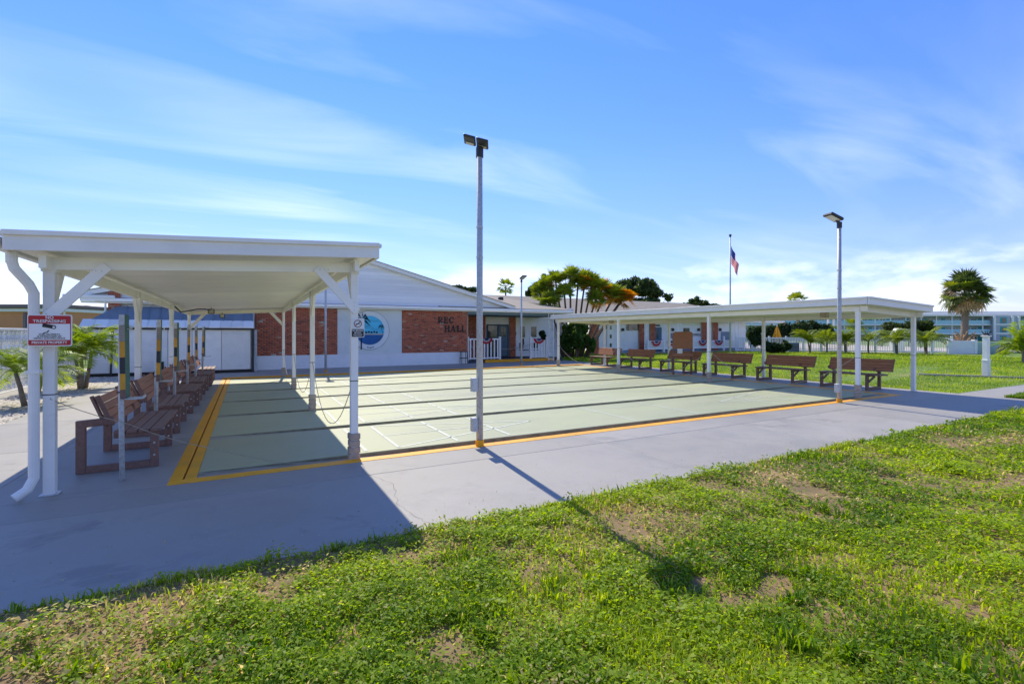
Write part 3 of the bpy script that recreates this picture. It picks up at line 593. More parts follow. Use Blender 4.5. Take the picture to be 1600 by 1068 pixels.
# ================================================================== REC HALL
FY = 24.7
hall = empty('recreation_hall', (4, FY, 0), 'low brick and white recreation hall with gabled siding behind the court', 'building'); HR = Vector(hall.location)
def H_(mb, nm, m, par=None, smooth=False): return mb.build(nm, m, par or hall, -HR if par is None else (0, 0, 0), smooth)
def brick_panel(x0, x1, z0, z1, y, parent, loc, facing=-1, bl=.205, bh=.068, seed=1):
    """individual bricks proud of a mortar bed, joined"""
    rg = random.Random(seed); V = []; Fc = []; C = []; row = 0; z = z0
    while z < z1-.01:
        x = x0-(bl+.01)*.5*(row % 2); h = min(bh, z1-z)
        while x < x1:
            a, b = max(x, x0), min(x+bl, x1)
            if b-a > .02:
                d = rg.uniform(.008, .013); yy = y-d; i = len(V)
                V += [(a, y, z), (b, y, z), (b, y, z+h), (a, y, z+h), (a, yy, z), (b, yy, z), (b, yy, z+h), (a, yy, z+h)]
                Fc += [(i+4, i+5, i+6, i+7), (i, i+1, i+5, i+4), (i+3, i+7, i+6, i+2), (i, i+4, i+7, i+3), (i+1, i+2, i+6, i+5)]
                t = rg.random(); k = rg.uniform(.8, 1.15)
                c = (.56*k, .145*k, .065*k) if t < .84 else (.36*k, .10*k, .055*k) if t < .96 else (.62*k, .32*k, .2*k)
                if t > .988: c = (.6, .5, .4)
                C += [c]*8
            x += bl+.011
        z += bh+.011; row += 1
    me = npmesh('brickwork', np.array(V), np.array(Fc).ravel(), np.full(len(Fc), 4), np.array(C))
    o = put('brickwork', me, BRICK, parent, loc); o['kind'] = 'stuff'; return o
# wall core and bands (wall face at FY)
HX0, HX1 = -4.68, 10.68
H_(MB().box(HX0, HX1, FY, FY+.25, -.02, 3.0), 'wall', STUCCO)
H_(MB().box(.30, HX1-.004, FY-.05, FY-.002, -.02, .63), 'dado', STUCCO)
H_(MB().box(.30, HX1-.004, FY-.056, FY-.051, .60, .632), 'dado_cap', WHITE2)
for i, (a, b) in enumerate(((.34, 3.86), (7.03, 10.66))):
    H_(MB().box(a, b, FY-.03, FY-.003, .634, 2.83), 'mortar_bed', MORTAR); brick_panel(a, b, .64, 2.83, FY-.03, hall, -HR, seed=i+3)
H_(MB().box(3.87, 7.02, FY-.02, FY-.003, .634, 2.83), 'stucco_panel', STUCCOG)
H_(MB().box(HX0-.1, HX0+.28, FY-.25, FY-.01, 0, 3.3), 'mortar_bed', MORTAR); brick_panel(HX0-.1, HX0+.28, 0, 3.3, FY-.25, hall, -HR, seed=9)
# eave gutter, soffit, gable
EX1 = 17.6
H_(MB().cbox(-5.6, EX1, FY-.42, FY-.30, 2.90, 3.03, .012), 'eave_gutter', WHITE2)
H_(MB().box(-5.6, EX1, FY-.298, FY-.004, 2.84, 2.895), 'soffit', WHITE2)
H_(MB().box(-5.6, EX1, FY-.30, FY-.012, 3.03, 3.06), 'eave_flashing', BROOF)
AP, AZ, SL = 3.8, 5.62, .2587
zr = lambda x: AZ-SL*abs(x-AP)
z = 3.065; k = 0
while z < AZ-.05:
    z2 = min(z+.165, AZ-.03); hw0 = (AZ-z)/SL-.12; hw1 = max(.02, (AZ-z2)/SL-.12)
    H_(MB().add([(AP-hw0, FY-.03, z), (AP+hw0, FY-.03, z), (AP+hw1, FY-.008, z2+.012), (AP-hw1, FY-.008, z2+.012), (AP-hw0, FY+.0, z), (AP+hw0, FY, z)], [(0, 1, 2, 3), (0, 4, 5, 1)]), 'siding_board', SIDING); z += .165
H_(MB().add([(-5.4, FY+.01, 3.0), (13.2, FY+.01, 3.0), (AP, FY+.01, AZ-.02)], [(0, 1, 2)]), 'gable_wall', STUCCO)
for s_ in (-1, 1):
    xe = AP+s_*9.75
    H_(MB().bar((AP, FY-.27, AZ+.0), (xe, FY-.27, zr(xe)), .035, .2, (0, 0, 1)), 'rake_board', WHITE2)
    H_(MB().add([(AP, FY-.32, AZ+.11), (xe, FY-.32, zr(xe)+.11), (xe, FY+16, zr(xe)+.11), (AP, FY+16, AZ+.11), (AP, FY-.32, AZ+.08), (xe, FY-.32, zr(xe)+.08), (xe, FY+16, zr(xe)+.08), (AP, FY+16, AZ+.08)], [(0, 1, 2, 3), (4, 7, 6, 5), (0, 4, 5, 1), (1, 5, 6, 2)]), 'roof', SHINGLE)
    H_(MB().add([(AP, FY-.25, AZ-.1), (xe, FY-.25, zr(xe)-.1), (xe, FY, zr(xe)-.1), (AP, FY, AZ-.1)], [(0, 1, 2, 3)]), 'rake_soffit', WHITE2)
# left eave return
H_(MB().cbox(-6.1, -4.55, FY-.45, FY-.27, 3.0, 3.14, .02), 'eave_return', WHITE2)
H_(MB().tube([(-5.3, FY-.3, 3.05), (-5.1, FY-.28, 2.9), (-4.85, FY-.3, 2.86), (-4.85, FY-.3, 2.4)], .04, 8), 'downspout', WHITE2)
# wing roof behind, running to the right (ridge along X)
RY, RZ = 36.5, 4.85; OX1 = onY(1222, 500, 29.7)[0]
def roofquad(pts, nm='roof'): H_(MB().add(pts+[(x, y, z-.04) for x, y, z in pts], [tuple(range(len(pts))), tuple(range(len(pts), 2*len(pts)))[::-1]]+[(i, (i+1) % len(pts), (i+1) % len(pts)+len(pts), i+len(pts)) for i in range(len(pts))]), nm, SHINGLE)
roofquad([(9.0, FY-.36, 3.07), (EX1, FY-.36, 3.07), (EX1, RY, RZ), (9.0, RY, RZ)], 'porch_roof')
HX = OX1-6.5
roofquad([(EX1+.01, 29.6, 2.86), (OX1, 29.6, 2.86), (HX, RY, RZ), (EX1+.01, RY, RZ)], 'wing_roof')
roofquad([(OX1, 29.6, 2.858), (OX1, 43.4, 2.858), (HX, RY, RZ)], 'hip_roof')
H_(MB().cbox(EX1, OX1+.1, 29.45, 29.58, 2.72, 2.86, .012), 'wing_gutter', WHITE2)
H_(MB().box(EX1, OX1, 29.6, 30.5, 2.66, 2.70), 'wing_soffit', CEIL)
H_(MB().box(EX1-.02, EX1+.02, FY-.3, 30, 2.9, 3.2), 'porch_end_fascia', WHITE2)
for (u_, v_) in ((757, 463), (783, 470)):
    p_ = onY(u_, v_, 31.0); H_(MB().cbox(p_[0]-.15, p_[0]+.15, 30.9, 31.2, 4.0, 4.25, .02), 'roof_vent', DARK)
# porch: raised floor, recess walls
PB = 27.9
H_(MB().cbox(10.7, 17.3, FY+.35, PB, -.05, .14, .01), 'porch_floor', NAVY)
H_(MB().cbox(11.9, 16.6, FY+.22, FY+.348, -.05, .142, .01), 'porch_step_edge', YELLOW)
H_(MB().box(10.4, 17.4, FY+.0, PB+.2, 2.705, 2.9), 'porch_ceiling', mat('porch_ceiling_blue', (.16, .24, .28), .7, .05, 2))
H_(MB().box(10.66, 10.86, FY+.26, PB, 0, 2.7), 'porch_side_wall', MORTAR)
bx_ = lambda u: onY(u, 0, PB)[0]
H_(MB().box(10.9, 19.5, PB, PB+.2, 0, 2.7), 'porch_back_wall', STUCCO)
for i, (u0, u1, zt_) in enumerate(((728, 757, 2.7), (795, 804, 2.7))):
    a, b = bx_(u0), bx_(u1); H_(MB().box(a, b, PB-.16, PB-.002, .13, zt_), 'mortar_bed', MORTAR); brick_panel(a, b, .14, zt_, PB-.16, hall, -HR, seed=20+i)
dr = H_(MB().box(bx_(760), bx_(794), PB-.06, PB-.003, .14, 2.22), 'door_frame', NAVY)
H_(MB().box(bx_(762), bx_(776), PB-.075, PB-.062, .2, 2.15), 'door_glass', GLASS); H_(MB().box(bx_(778), bx_(792), PB-.08, PB-.062, .2, 2.15), 'door', mat('grey_blue_door', (.10, .16, .20), .5, .1, 3))
H_(MB().box(bx_(781), bx_(789), PB-.09, PB-.081, 1.45, 2.05), 'door_window', GLASS)
for (u0, u1, z0_, z1_) in ((813, 820, 1.4, 2.1), (830, 838, 1.4, 2.1)):
    H_(MB().box(bx_(u0), bx_(u1), PB-.03, PB-.003, z0_, z1_), 'window', GLASS); H_(MB().box(bx_(u0)-.05, bx_(u1)+.05, PB-.04, PB-.031, z0_-.08, z0_-.01), 'window_sill', WHITE2)
H_(MB().box(bx_(815), bx_(818.5), PB-.04, PB-.003, .9, 1.3), 'notice', SIGNK); H_(MB().box(bx_(803), bx_(806), PB-.06, PB-.003, 1.55, 1.75), 'wall_lantern', DARK)
# lettering REC HALL in heavy serif letters
def serif(ch):
    t, s, th = .26, .13, .09      # stem, serif, thin
    b = []; P = []
    st = lambda x, top=True, bot=True: [(x, 0, x+t, 1)]+([(x-s*.7, 1-th, x+t+s*.7, 1)] if top else [])+([(x-s*.7, 0, x+t+s*.7, th)] if bot else [])
    if ch == 'H': b = st(.1)+st(.72)+[(.36, .46, .72, .56)]; w = 1.1
    elif ch == 'L': b = st(.1)+[(.3, 0, .8, .1), (.7, 0, .8, .34)]; w = .85
    elif ch == 'E': b = st(.1)+[(.3, 0, .8, .1), (.72, 0, .82, .32), (.3, .9, .78, 1), (.7, .7, .78, 1), (.3, .47, .62, .56), (.55, .36, .63, .66)]; w = .88
    elif ch == 'A':
        P = [[(.0, 0), (.11, 0), (.5, .86), (.44, 1)], [(.66, 0), (.95, 0), (.58, 1), (.40, 1)]]; b = [(.22, .27, .72, .36), (-.08, 0, .22, th), (.56, 0, 1.06, th)]; w = 1.05
    elif ch == 'R':
        b = st(.1)+[(.3, .9, .55, 1), (.3, .44, .55, .54)]; P = [[(.5, .5), (.78, .08), (1.02, .08), (1.02, 0), (.66, 0), (.36, .48)]]; w = 1.02
        P += [[(.55+r_*math.cos(a), .72+.28*math.sin(a)*(r_/.36)) for r_ in (.36,) for a in (q0,)]+[(.55+.36*math.cos(q1), .72+.28*math.sin(q1)), (.55+.1*math.cos(q1), .72+.18*math.sin(q1)), (.55+.1*math.cos(q0), .72+.18*math.sin(q0))] for q0, q1 in [(-PI/2+PI*i/8, -PI/2+PI*(i+1)/8) for i in range(8)]]
    elif ch == 'C':
        w = .95; A0, A1 = math.radians(38), math.radians(322)
        P = [[(.5+.48*math.cos(q0), .5+.5*math.sin(q0)), (.5+.48*math.cos(q1), .5+.5*math.sin(q1)), (.52+.24*math.cos(q1), .5+.41*math.sin(q1)), (.52+.24*math.cos(q0), .5+.41*math.sin(q0))] for q0, q1 in [(A0+(A1-A0)*i/16, A0+(A1-A0)*(i+1)/16) for i in range(16)]]; b = [(.8, .62, .9, .98)]
    return b, P, w
def word(txt, x, z, h, xend):
    tot = sum(serif(c)[2]+.12 for c in txt); k = (xend-x)/tot
    for c in txt:
        b, P, w = serif(c); mb = MB()
        for i, (a0, b0, a1, b1) in enumerate(b): mb.box(x+a0*k, x+a1*k, FY-.075-.0007*i, FY-.045, z+b0*h, z+b1*h)
        for i, p in enumerate(P): mb.poly([(x+q[0]*k, FY-.0755-.0008*i, z+q[1]*h) for q in p], .03, (0, 1, 0))
        o = H_(mb, 'letter', SIGNK); x += (w+.12)*k
word('REC', 8.96, 2.20, .33, 9.9); word('HALL', 9.33, 1.72, .35, 10.6)
# round emblem on the stucco panel
ec = (5.40, 1.80); ER = .98
def disc(r, y, th=.012, n=48, a0=0, a1=2*PI): return MB().poly([(ec[0]+r*math.cos(a0+(a1-a0)*i/n), y, ec[1]+r*math.sin(a0+(a1-a0)*i/n)) for i in range(n)], th, (0, 1, 0))
em = H_(disc(ER, FY-.045, .02), 'emblem', mat('emblem_rim', (.34, .37, .36), .6, .05, 3))
def EM(mb, nm, m): o = mb.build(nm, m, em); return o
EM(disc(ER-.025, FY-.052, .006), 'emblem_ring', mat('emblem_pale', (.84, .87, .84), .6, .04, 3)); RI = .72
EM(disc(RI, FY-.06, .006), 'emblem_sky', mat('emblem_sky_blue', (.09, .52, .70), .6, .25, 2.2, stretch=(1, 1, 3)))
def seg(r, zcut, y, below=True):
    a = math.asin(zcut/r); pts = [(ec[0]+r*math.cos(t), y, ec[1]+r*math.sin(t)) for t in (np.linspace(PI-a, 2*PI+a, 30))]; return MB().poly(pts, .005, (0, 1, 0))
EM(seg(RI-.002, -.16, FY-.067), 'emblem_sand', mat('emblem_sand', (.50, .48, .38), .7, .1, 4)); EM(seg(RI-.004, -.225, FY-.074), 'emblem_sea', mat('emblem_sea_blue', (.012, .11, .32), .6, .3, 2))
PALMK = mat('emblem_palm', (.006, .03, .045), .7, .1, 4)
def sil_palm(bx, bz, tx_, tz, s, y):
    mb = MB().bar((bx, y, bz), (tx_, y, tz), .004, .05*s)
    for a in (10, 45, 80, 125, 165, 200, -25):
        q = math.radians(a); dx, dz = math.cos(q)*s*.42, math.sin(q)*s*.26; mb.poly([(tx_, y-.0003*a/10, tz+.03*s), (tx_+dx*.5, y-.0003*a/10, tz+dz+.10*s), (tx_+dx, y-.0003*a/10, tz+dz-.16*s), (tx_+dx*.55, y-.0003*a/10, tz+dz-.02*s)], .004, (0, 1, 0))
    return mb
EM(sil_palm(ec[0]-.42, ec[1]-.95, ec[0]-.40, ec[1]+.5, 1.15, FY-.082), 'emblem_palm', PALMK)
EM(sil_palm(ec[0]-.62, ec[1]-.9, ec[0]-.62, ec[1]+.36, .8, FY-.083), 'emblem_palm', PALMK)
EM(sil_palm(ec[0]+.62, ec[1]-.14, ec[0]+.56, ec[1]+.18, .42, FY-.082), 'emblem_palm', PALMK)
for i in range(5): EM(disc(.05, FY-.0755, .003, 10), 'emblem_shrub', PALMK).location = (-.18+.13*i, 0, -.10+.02*(i % 2))
for i in range(5): EM(MB().box(ec[0]-.13+i*.07, ec[0]-.09+i*.07, FY-.056, FY-.053, ec[1]-.90+.008*(i-2)**2, ec[1]-.84+.008*(i-2)**2), 'emblem_mark', DARK)
# ------------------------------------------------------------------ porch gates, buntings, iron trellis
def picket_gate(u0, u1, n, y, label):
    a, b = onY(u0, 0, y)[0], onY(u1, 0, y)[0]; r = empty('picket_gate', ((a+b)/2, y, .14), label, 'gate', 'white picket gates at the porch'); o = -Vector(r.location)
    for x in (a, b): MB().cbox(x-.055, x+.055, y-.055, y+.055, .14, 1.42, .008).build('post', WHITE2, r, o); MB().cbox(x-.07, x+.07, y-.07, y+.07, 1.42, 1.46, .01).build('post_cap', WHITE2, r, o)
    for z in (.24, 1.32): MB().cbox(a+.055, b-.055, y-.02, y+.02, z-.04, z+.04, .005).build('rail', WHITE2, r, o)
    for i in range(n): x = a+(b-a)*(i+.7)/(n+.4); MB().cbox(x-.04, x+.04, y-.036, y-.021, .18, 1.36, .004).build('picket', WHITE2, r, o)
    return a, b
def bunting(x, y, z, w, label):
    r = empty('bunting', (x, y, z), label, 'bunting', 'patriotic fan buntings')
    for i, (r0, r1, m) in enumerate(((.0, .38, FBLUE), (.38, .68, FWHITE), (.68, 1.0, FRED))):
        mb = MB(); nn = 14
        for q in range(nn):
            t0, t1 = PI+PI*q/nn, PI+PI*(q+1)/nn; y0_, y1_ = (.012*(q % 2), .012*((q+1) % 2))
            mb.add([(w/2*r_*math.cos(t), -yy, w*.42*r_*math.sin(t)) for r_ in (max(r0, .02), r1) for t, yy in ((t0, y0_), (t1, y1_))], [(0, 1, 3, 2)])
        mb.build(('blue_band', 'white_band', 'red_band')[i], m, r)
a, b = picket_gate(731, 781, 9, 25.05, 'wide white picket gate left of the hall entrance'); bunting(onY(760, 0, 25)[0], 24.98, 1.36, .75, 'fan bunting on the wide gate left of the hall entrance')
a, b = picket_gate(829, 854, 5, 25.05, 'narrow white picket gate right of the hall entrance'); bunting(onY(842, 0, 25)[0], 24.98, 1.34, .75, 'fan bunting on the narrow gate right of the hall entrance')
rope(sag((onY(782, 0, 25)[0], 25.0, .75), (onY(829, 0, 25)[0], 25.0, 1.0), .1), 'pale rope across the opening between the two porch gates', .012)
def iron_post(x, y, z0, z1, w, label):
    r = empty('iron_trellis_post', (x, y, z0), label, 'post', 'white ironwork posts')
    for s_ in (-1, 1): MB().cbox(s_*w/2-.02, s_*w/2+.02, -.02, .02, 0, z1-z0, .004).build('upright', WHITE2, r)
    k = int((z1-z0)/.26)
    for i in range(k):
        z = .12+i*(z1-z0-.15)/k; MB().bar((-w/2, 0, z), (w/2, 0, z), .02, .03).build('rung', WHITE2, r)
        if i % 2: MB().bar((-w/2+.01, .002, z+.02), (w/2-.01, .002, z+.24), .016, .02).build('scroll', WHITE2, r)
iron_post(onY(861, 0, 24.6)[0], 24.6, 0, 2.84, .34, 'white ironwork trellis post at the right end of the hall porch')
xr = onY(724, 0, 24.45)[0]
rk = empty('metal_rack', (xr, 24.4, 0), 'small black metal rack against the white wall below the lettering', 'rack')
for x in (-.17, .17):
    for y in (-.12, .12): MB().bar((x, y, 0), (x*.9, y*.8, .66), .025, .025).build('leg', BLACK, rk)
for z in (.3, .64): MB().cbox(-.19, .19, -.13, .13, z, z+.03, .004).build('shelf', BLACK, rk)
# small table and chairs in the porch shade
def porch_chair(x, y, label, rz):
    r = empty('porch_chair', (x, y, .14), label, 'chair', 'dark chairs on the porch', rz)
    for sx in (-.2, .2):
        for sy in (-.2, .2): MB().bar((sx, sy, 0), (sx, sy, .43 if sy < 0 else .88), .03, .03).build('leg', DARK, r)
    MB().cbox(-.23, .23, -.23, .23, .42, .46, .01).build('seat', DARK, r); MB().cbox(-.22, .22, .19, .22, .55, .9, .008).build('backrest', DARK, r)
porch_chair(bx_(808), 27.0, 'dark chair on the porch beside the brick pillar', .4); porch_chair(bx_(823), 26.9, 'dark chair on the porch below the window', -.5)

# ================================================================== OFFICE WING
OY = 30.5
ox = lambda u: onY(u, 0, OY)[0]; oz = lambda u, v: onY(u, v, OY)[1]
wing = empty('office_wing', (ox(1050), OY, 0), 'white office wing with brick piers and blue door beyond the right shelter', 'building'); WR = Vector(wing.location)
def O_(mb, nm, m): return mb.build(nm, m, wing, -WR)
O_(MB().box(ox(925), ox(1165), OY, OY+.25, -.1, 2.66), 'wall', STUCCO); O_(MB().box(ox(1165)-.2, ox(1165), OY+.26, 42, -.1, 2.66), 'end_wall', STUCCO)
O_(MB().box(ox(925), ox(1165), OY-.04, OY-.003, -.1, .28), 'plinth', GREYB)
for i, (u0, u1) in enumerate(((920, 934), (997, 1006), (1014, 1022), (1095, 1103), (1112, 1120))):
    O_(MB().box(ox(u0), ox(u1), OY-.14, OY-.043, 0, 2.62), 'mortar_bed', MORTAR); brick_panel(ox(u0), ox(u1), 0, 2.62, OY-.14, wing, -WR, seed=40+i)
O_(MB().box(ox(948), ox(959), OY-.06, OY-.045, .1, 2.3), 'white_door', WHITE2)
for z in (.55, 1.25, 1.95): O_(MB().box(ox(952), ox(955), OY-.07, OY-.061, z, z+.3), 'door_pane', GLASS)
for (u0, u1, v0, v1) in ((978, 997, 505, 516), (1067, 1077, 512, 518), (946, 948.5, 506, 514), (1126, 1139, 518, 541)):
    O_(MB().box(ox(u0)-.05, ox(u1)+.05, OY-.03, OY-.004, oz(u0, v1)-.05, oz(u0, v0)+.05), 'window_frame', WHITE2); O_(MB().box(ox(u0), ox(u1), OY-.04, OY-.031, oz(u0, v1), oz(u0, v0)), 'window', GLASS if u0 < 1100 else GREYB)
O_(MB().box(ox(1023), ox(1033), OY-.07, OY-.044, .1, oz(1023, 511)), 'blue_door', mat('steel_blue_door', (.06, .12, .19), .5, .1, 2)); O_(MB().box(ox(1025), ox(1028), OY-.08, OY-.071, 1.2, 2.0), 'door_pane', GLASS)
O_(MB().box(ox(1024), ox(1031), OY-.03, OY-.003, oz(1024, 509.5), oz(1024, 507)), 'door_number_plate', DARK)
for u in (972, 1050, 1090.5, 1124): O_(MB().cbox(ox(u)-.09, ox(u)+.09, OY-.2, OY-.01, oz(u, 517), oz(u, 512.5), .02), 'wall_lantern', DARK)
O_(MB().cbox(ox(1047.5), ox(1051.5), OY-.1, OY-.005, oz(1048, 528), oz(1048, 520), .01), 'mailbox', GREYB)
t_ = lettering('OFFICE', .34, SIGNK, wing, ox(1088.5)-WR.x, oz(1088, 523)-0, -.02, ox(1094.5)-ox(1082.5), .006)
# porch railing with buntings
RYY = 29.3; rx = lambda u: onY(u, 0, RYY)[0]
rail = empty('porch_railing', (rx(1080), RYY, 0), 'long white railing before the office wing', 'railing'); RR = Vector(rail.location)
for z in (.38, 1.0): MB().cbox(rx(1012), rx(1162), RYY-.03, RYY+.03, z-.04, z+.04, .006).build('rail', WHITE2, rail, -RR)
us = [1012, 1037, 1060, 1083, 1108, 1131, 1162]
for u in us: MB().cbox(rx(u)-.07, rx(u)+.07, RYY-.07, RYY+.07, 0, 1.15 if u != 1131 else 1.4, .01).build('post', WHITE2, rail, -RR)
mb = MB(); x = rx(1012)+.1
while x < rx(1162): mb.box(x-.03, x+.03, RYY-.012, RYY+.012, .36, 1.0); x += .1
mb.build('pickets', WHITE2, rail, -RR)['kind'] = 'stuff'
O_(MB().box(rx(1008), rx(1166), RYY-.1, OY-.05, -.1, .1), 'porch_floor', PAVE)
for u, w_, nm in ((1024.5, 1.0, 'left of the middle shelter post'), (1048, .95, 'behind the brown notice board, left side'), (1073, .9, 'behind the brown notice board, right side'), (1097, 1.05, 'below the office lettering'), (1122, 1.05, 'at the right end of the office railing')):
    bunting(rx(u), RYY-.09, 1.02, w_, f'fan bunting on the office railing {nm}')
for u, nm in ((1010, 'between the brick piers left of the blue door'), (1061, 'right of the blue door'), (1151, 'at the right end of the office porch')): iron_post(rx(u), RYY-.02, 0, 2.70, .42, f'white ironwork post {nm}')
# brown notice board behind the benches
nb = gp(1067, 581); nb = camxy(1067, 19.6); nr_ = empty('notice_board', (nb[0], nb[1], 0), 'tall brown board with white card behind the benches under right shelter', 'notice board', rz=-YAW)
zz = lambda v: zat(v, 19.6)
MB().poly([(x, 0, z) for x, z in ((-.40, zz(545)), (.40, zz(545)), (.40, zz(521)), (.34, zz(518)), (-.30, zz(518)), (-.40, zz(520)))], .03, (0, 1, 0)).build('panel', BROWNB, nr_)
MB().box(-.22, -.02, -.012, -.003, zz(552), zz(544.5)).build('card', SIGNW, nr_)
for x in (-.36, .36): MB().cbox(x-.035, x+.035, .031, .09, -.01, zz(525), .005).build('post', BROWN, nr_)
MB().cbox(-.4, .4, .0, .03, zz(556), zz(552.5), .004).build('lower_board', BROWNB, nr_)

# small fittings under the shelters
def fitting(name, x, y, z, label, m, w=.2, h=.14):
    r = empty(name, (x, y, z), label, 'lamp', 'fittings under the shelter roofs'); MB().cbox(-w/2, w/2, -.09, .09, 0, h, .015).build('housing', m, r); MB().cbox(-w/2+.02, w/2-.02, -.095, -.089, .02, h-.02, .003).build('lens', mat('lamp_lens', (.5, .5, .42), .3, .1, 4), r); MB().box(-.02, .02, -.02, .02, h, h+.05).build('stem', GALV, r)
fitting('shelter_lamp', 15.2, 18.0, 2.13, 'tan box lamp under the right shelter roof, far end', TAN); fitting('shelter_lamp', 15.2, 8.3, 2.13, 'tan box lamp under the right shelter roof, near end', TAN)
fitting('floodlight', -1.0, 18.6, 2.28, 'black floodlight under the left shelter roof above the benches', BLACK, .18, .16); fitting('floodlight', -.75, 20.2, 2.2, 'black floodlight at the far end of the left shelter', BLACK, .16, .14)
tag(MB().tube([(-1.72, 16.0, 2.4), (-1.6, 16.3, 2.24), (-1.45, 16.8, 2.30), (-1.3, 17.4, 2.38), (-1.15, 18.2, 2.42), (-1.0, 18.6, 2.40)], .018, 6).build('cable', BLACK, smooth=True), 'black cable looping under the left shelter roof to a floodlight', 'cable')

# ================================================================== LEFT BACKGROUND
SHY = 23.55; sx_ = lambda u: onY(u, 0, SHY)[0]
shed = empty('storage_shed', (-2.5, SHY, 0), 'long white storage shed with folding doors and slate blue metal roof', 'shed'); SR = Vector(shed.location)
def S_(mb, nm, m): return mb.build(nm, m, shed, -SR)
xa, xb = sx_(136), sx_(397)
S_(MB().box(xa, xb, SHY+.05, FY-.26, .0, 1.86), 'wall', WHITE2)
ed = [xa, sx_(174), sx_(219), sx_(262), sx_(300), sx_(346), xb-.12]
for a, b in zip(ed[:-1], ed[1:]):
    S_(MB().cbox(a+.012, b-.012, SHY, SHY+.045, .13, 1.80, .008), 'door_panel', WHITE)
    for z in (.55, 1.35): S_(MB().box(a+.03, b-.03, SHY-.006, SHY-.001, z, z+.012), 'panel_rib', WHITE2)
S_(MB().box(xa, xb, SHY+.01, SHY+.048, .0, .125), 'door_gap_shade', BLACK)  # black strip painted in for the shade of the gap below the doors
for u in (174,): S_(MB().bar((sx_(u)-.02, SHY-.02, 0.02), (sx_(u)+.05, SHY-.02, 1.84), .03, .06, (1, 0, 0)), 'dark_jamb', DARK)
S_(MB().cbox(xb-.1, xb, SHY-.06, SHY+.06, 0, 1.84, .005), 'dark_jamb', DARK); S_(MB().cbox(xb+.03, xb+.12, SHY+.4, SHY+.5, 0, 1.8, .005), 'end_post', GALV)
S_(MB().cbox(xa-.1, xb+.02, SHY-.1, SHY-.02, 1.80, 1.865, .006), 'head_track', DARK)
n_ = 14
for i in range(n_):
    a = xa-.2+(xb-xa+.2)*i/n_; b = xa-.2+(xb-xa+.2)*(i+1)/n_-.01; dz = random.uniform(-.015, .015)
    S_(MB().add([(a, SHY-.16, 1.87+dz), (b, SHY-.16, 1.87-dz), (b+.0, SHY+.36, 2.16), (a, SHY+.36, 2.16), (a, SHY-.16, 1.92+dz), (b, SHY-.16, 1.92-dz), (b, SHY+.36, 2.2), (a, SHY+.36, 2.2)], [(0, 3, 2, 1), (4, 5, 6, 7), (0, 1, 5, 4), (1, 2, 6, 5), (2, 3, 7, 6), (3, 0, 4, 7)]), 'canvas_panel', WHITE2)
n_ = 13; x0_ = xa+.7
for i in range(n_):
    a = x0_+(xb-.05-x0_)*i/n_; b = x0_+(xb-.05-x0_)*(i+1)/n_
    lx = -.0 if i else -.7
    S_(MB().add([(a+lx, SHY+.30, 2.15), (b, SHY+.30, 2.15), (b, FY-.28, 2.72), (a, FY-.28, 2.72)], [(0, 1, 2, 3)]), 'roof_panel', BLUEROOF)
    S_(MB().bar((b, SHY+.30, 2.165), (b, FY-.28, 2.735), .025, .03), 'standing_seam', BLUEROOF)
bn = empty('black_bin', (sx_(253), SHY-.5, 0), 'narrow black bin standing before the white shed doors', 'bin'); MB().cbox(-.12, .12, -.12, .12, 0, .5, .02).build('body', BLACK, bn); MB().cbox(-.13, .13, -.13, .13, .5, .55, .02).build('lid', BLACK, bn)
# breeze-block screen wall
def breeze_mesh():
    mb = MB(); s, d, t = .29, .10, .028
    for a, b in (((-s/2, -s/2), (s/2, -s/2)), ((s/2, -s/2), (s/2, s/2)), ((s/2, s/2), (-s/2, s/2)), ((-s/2, s/2), (-s/2, -s/2))):
        mb.bar((0, a[0]*.96, a[1]*.96), (0, b[0]*.96, b[1]*.96), d, t, (1, 0, 0)) if False else mb.box(-d/2, d/2, min(a[0], b[0])-(t/2 if a[0] == b[0] else -t/2), max(a[0], b[0])+(t/2 if a[0] == b[0] else -t/2), min(a[1], b[1])-t/2, max(a[1], b[1])+t/2)
    h = s/2
    for q in ((-h, 0, 0, h), (0, h, h, 0), (h, 0, 0, -h), (0, -h, -h, 0)): mb.bar((0, q[0], q[1]), (0, q[2], q[3]), t*.8, d*.9, (1, 0, 0))
    return mb.mesh('breeze_block')
bw = empty('breeze_block_wall', (-6.05, 20, 0), 'white patterned breeze-block screen wall behind the palms', 'wall'); bme = breeze_mesh()
for i in range(33):
    for j in range(6): put('breeze_block', bme, WHITE2, bw, (0, 15.6+i*.305-20, .145+.02+j*.288))
MB().cbox(-.08, .08, -4.7, 5.6, 1.74, 1.80, .008).build('coping', WHITE2, bw); MB().box(-.1, .1, -4.7, 5.6, -.1, .0).build('footing', STUCCO, bw)
# orange building and grey tower building far left
def place_cam(name, u, Z, label, cat, group=None): x, y = camxy(u, Z); return empty(name, (x, y, 0), label, cat, group, rz=-YAW)
ob = place_cam('orange_building', 40, 34, 'orange stucco building with brown roof at the left edge', 'building')
k_ = 34/F
MB().box(-160*k_, 62*k_, 0, 8, -.2, zat(487, 34)).build('wall', ORANGE, ob); MB().cbox(-165*k_, 64*k_, -.2, 8.2, zat(487, 34), zat(481.5, 34), .03).build('white_fascia', WHITE2, ob)
MB().cbox(-165*k_, 66*k_, -.4, 8.4, zat(481.5, 34), zat(475.5, 34), .05).build('roof', BROOF, ob); MB().box(0*k_, 8*k_, -.02, .0, 0, zat(504, 34)).build('door', BROOF, ob); MB().cbox(-.1, .1, -.1, -.01, 0, zat(488, 34), .01).build('downspout', BROOF, ob)
MB().box(60*k_, 62.5*k_, -.06, -.01, 0, zat(482, 34)).build('corner_trim', WHITE2, ob)
gb = place_cam('grey_building', 145, 60, 'grey blue building with a small square cupola tower', 'building'); k_ = 60/F
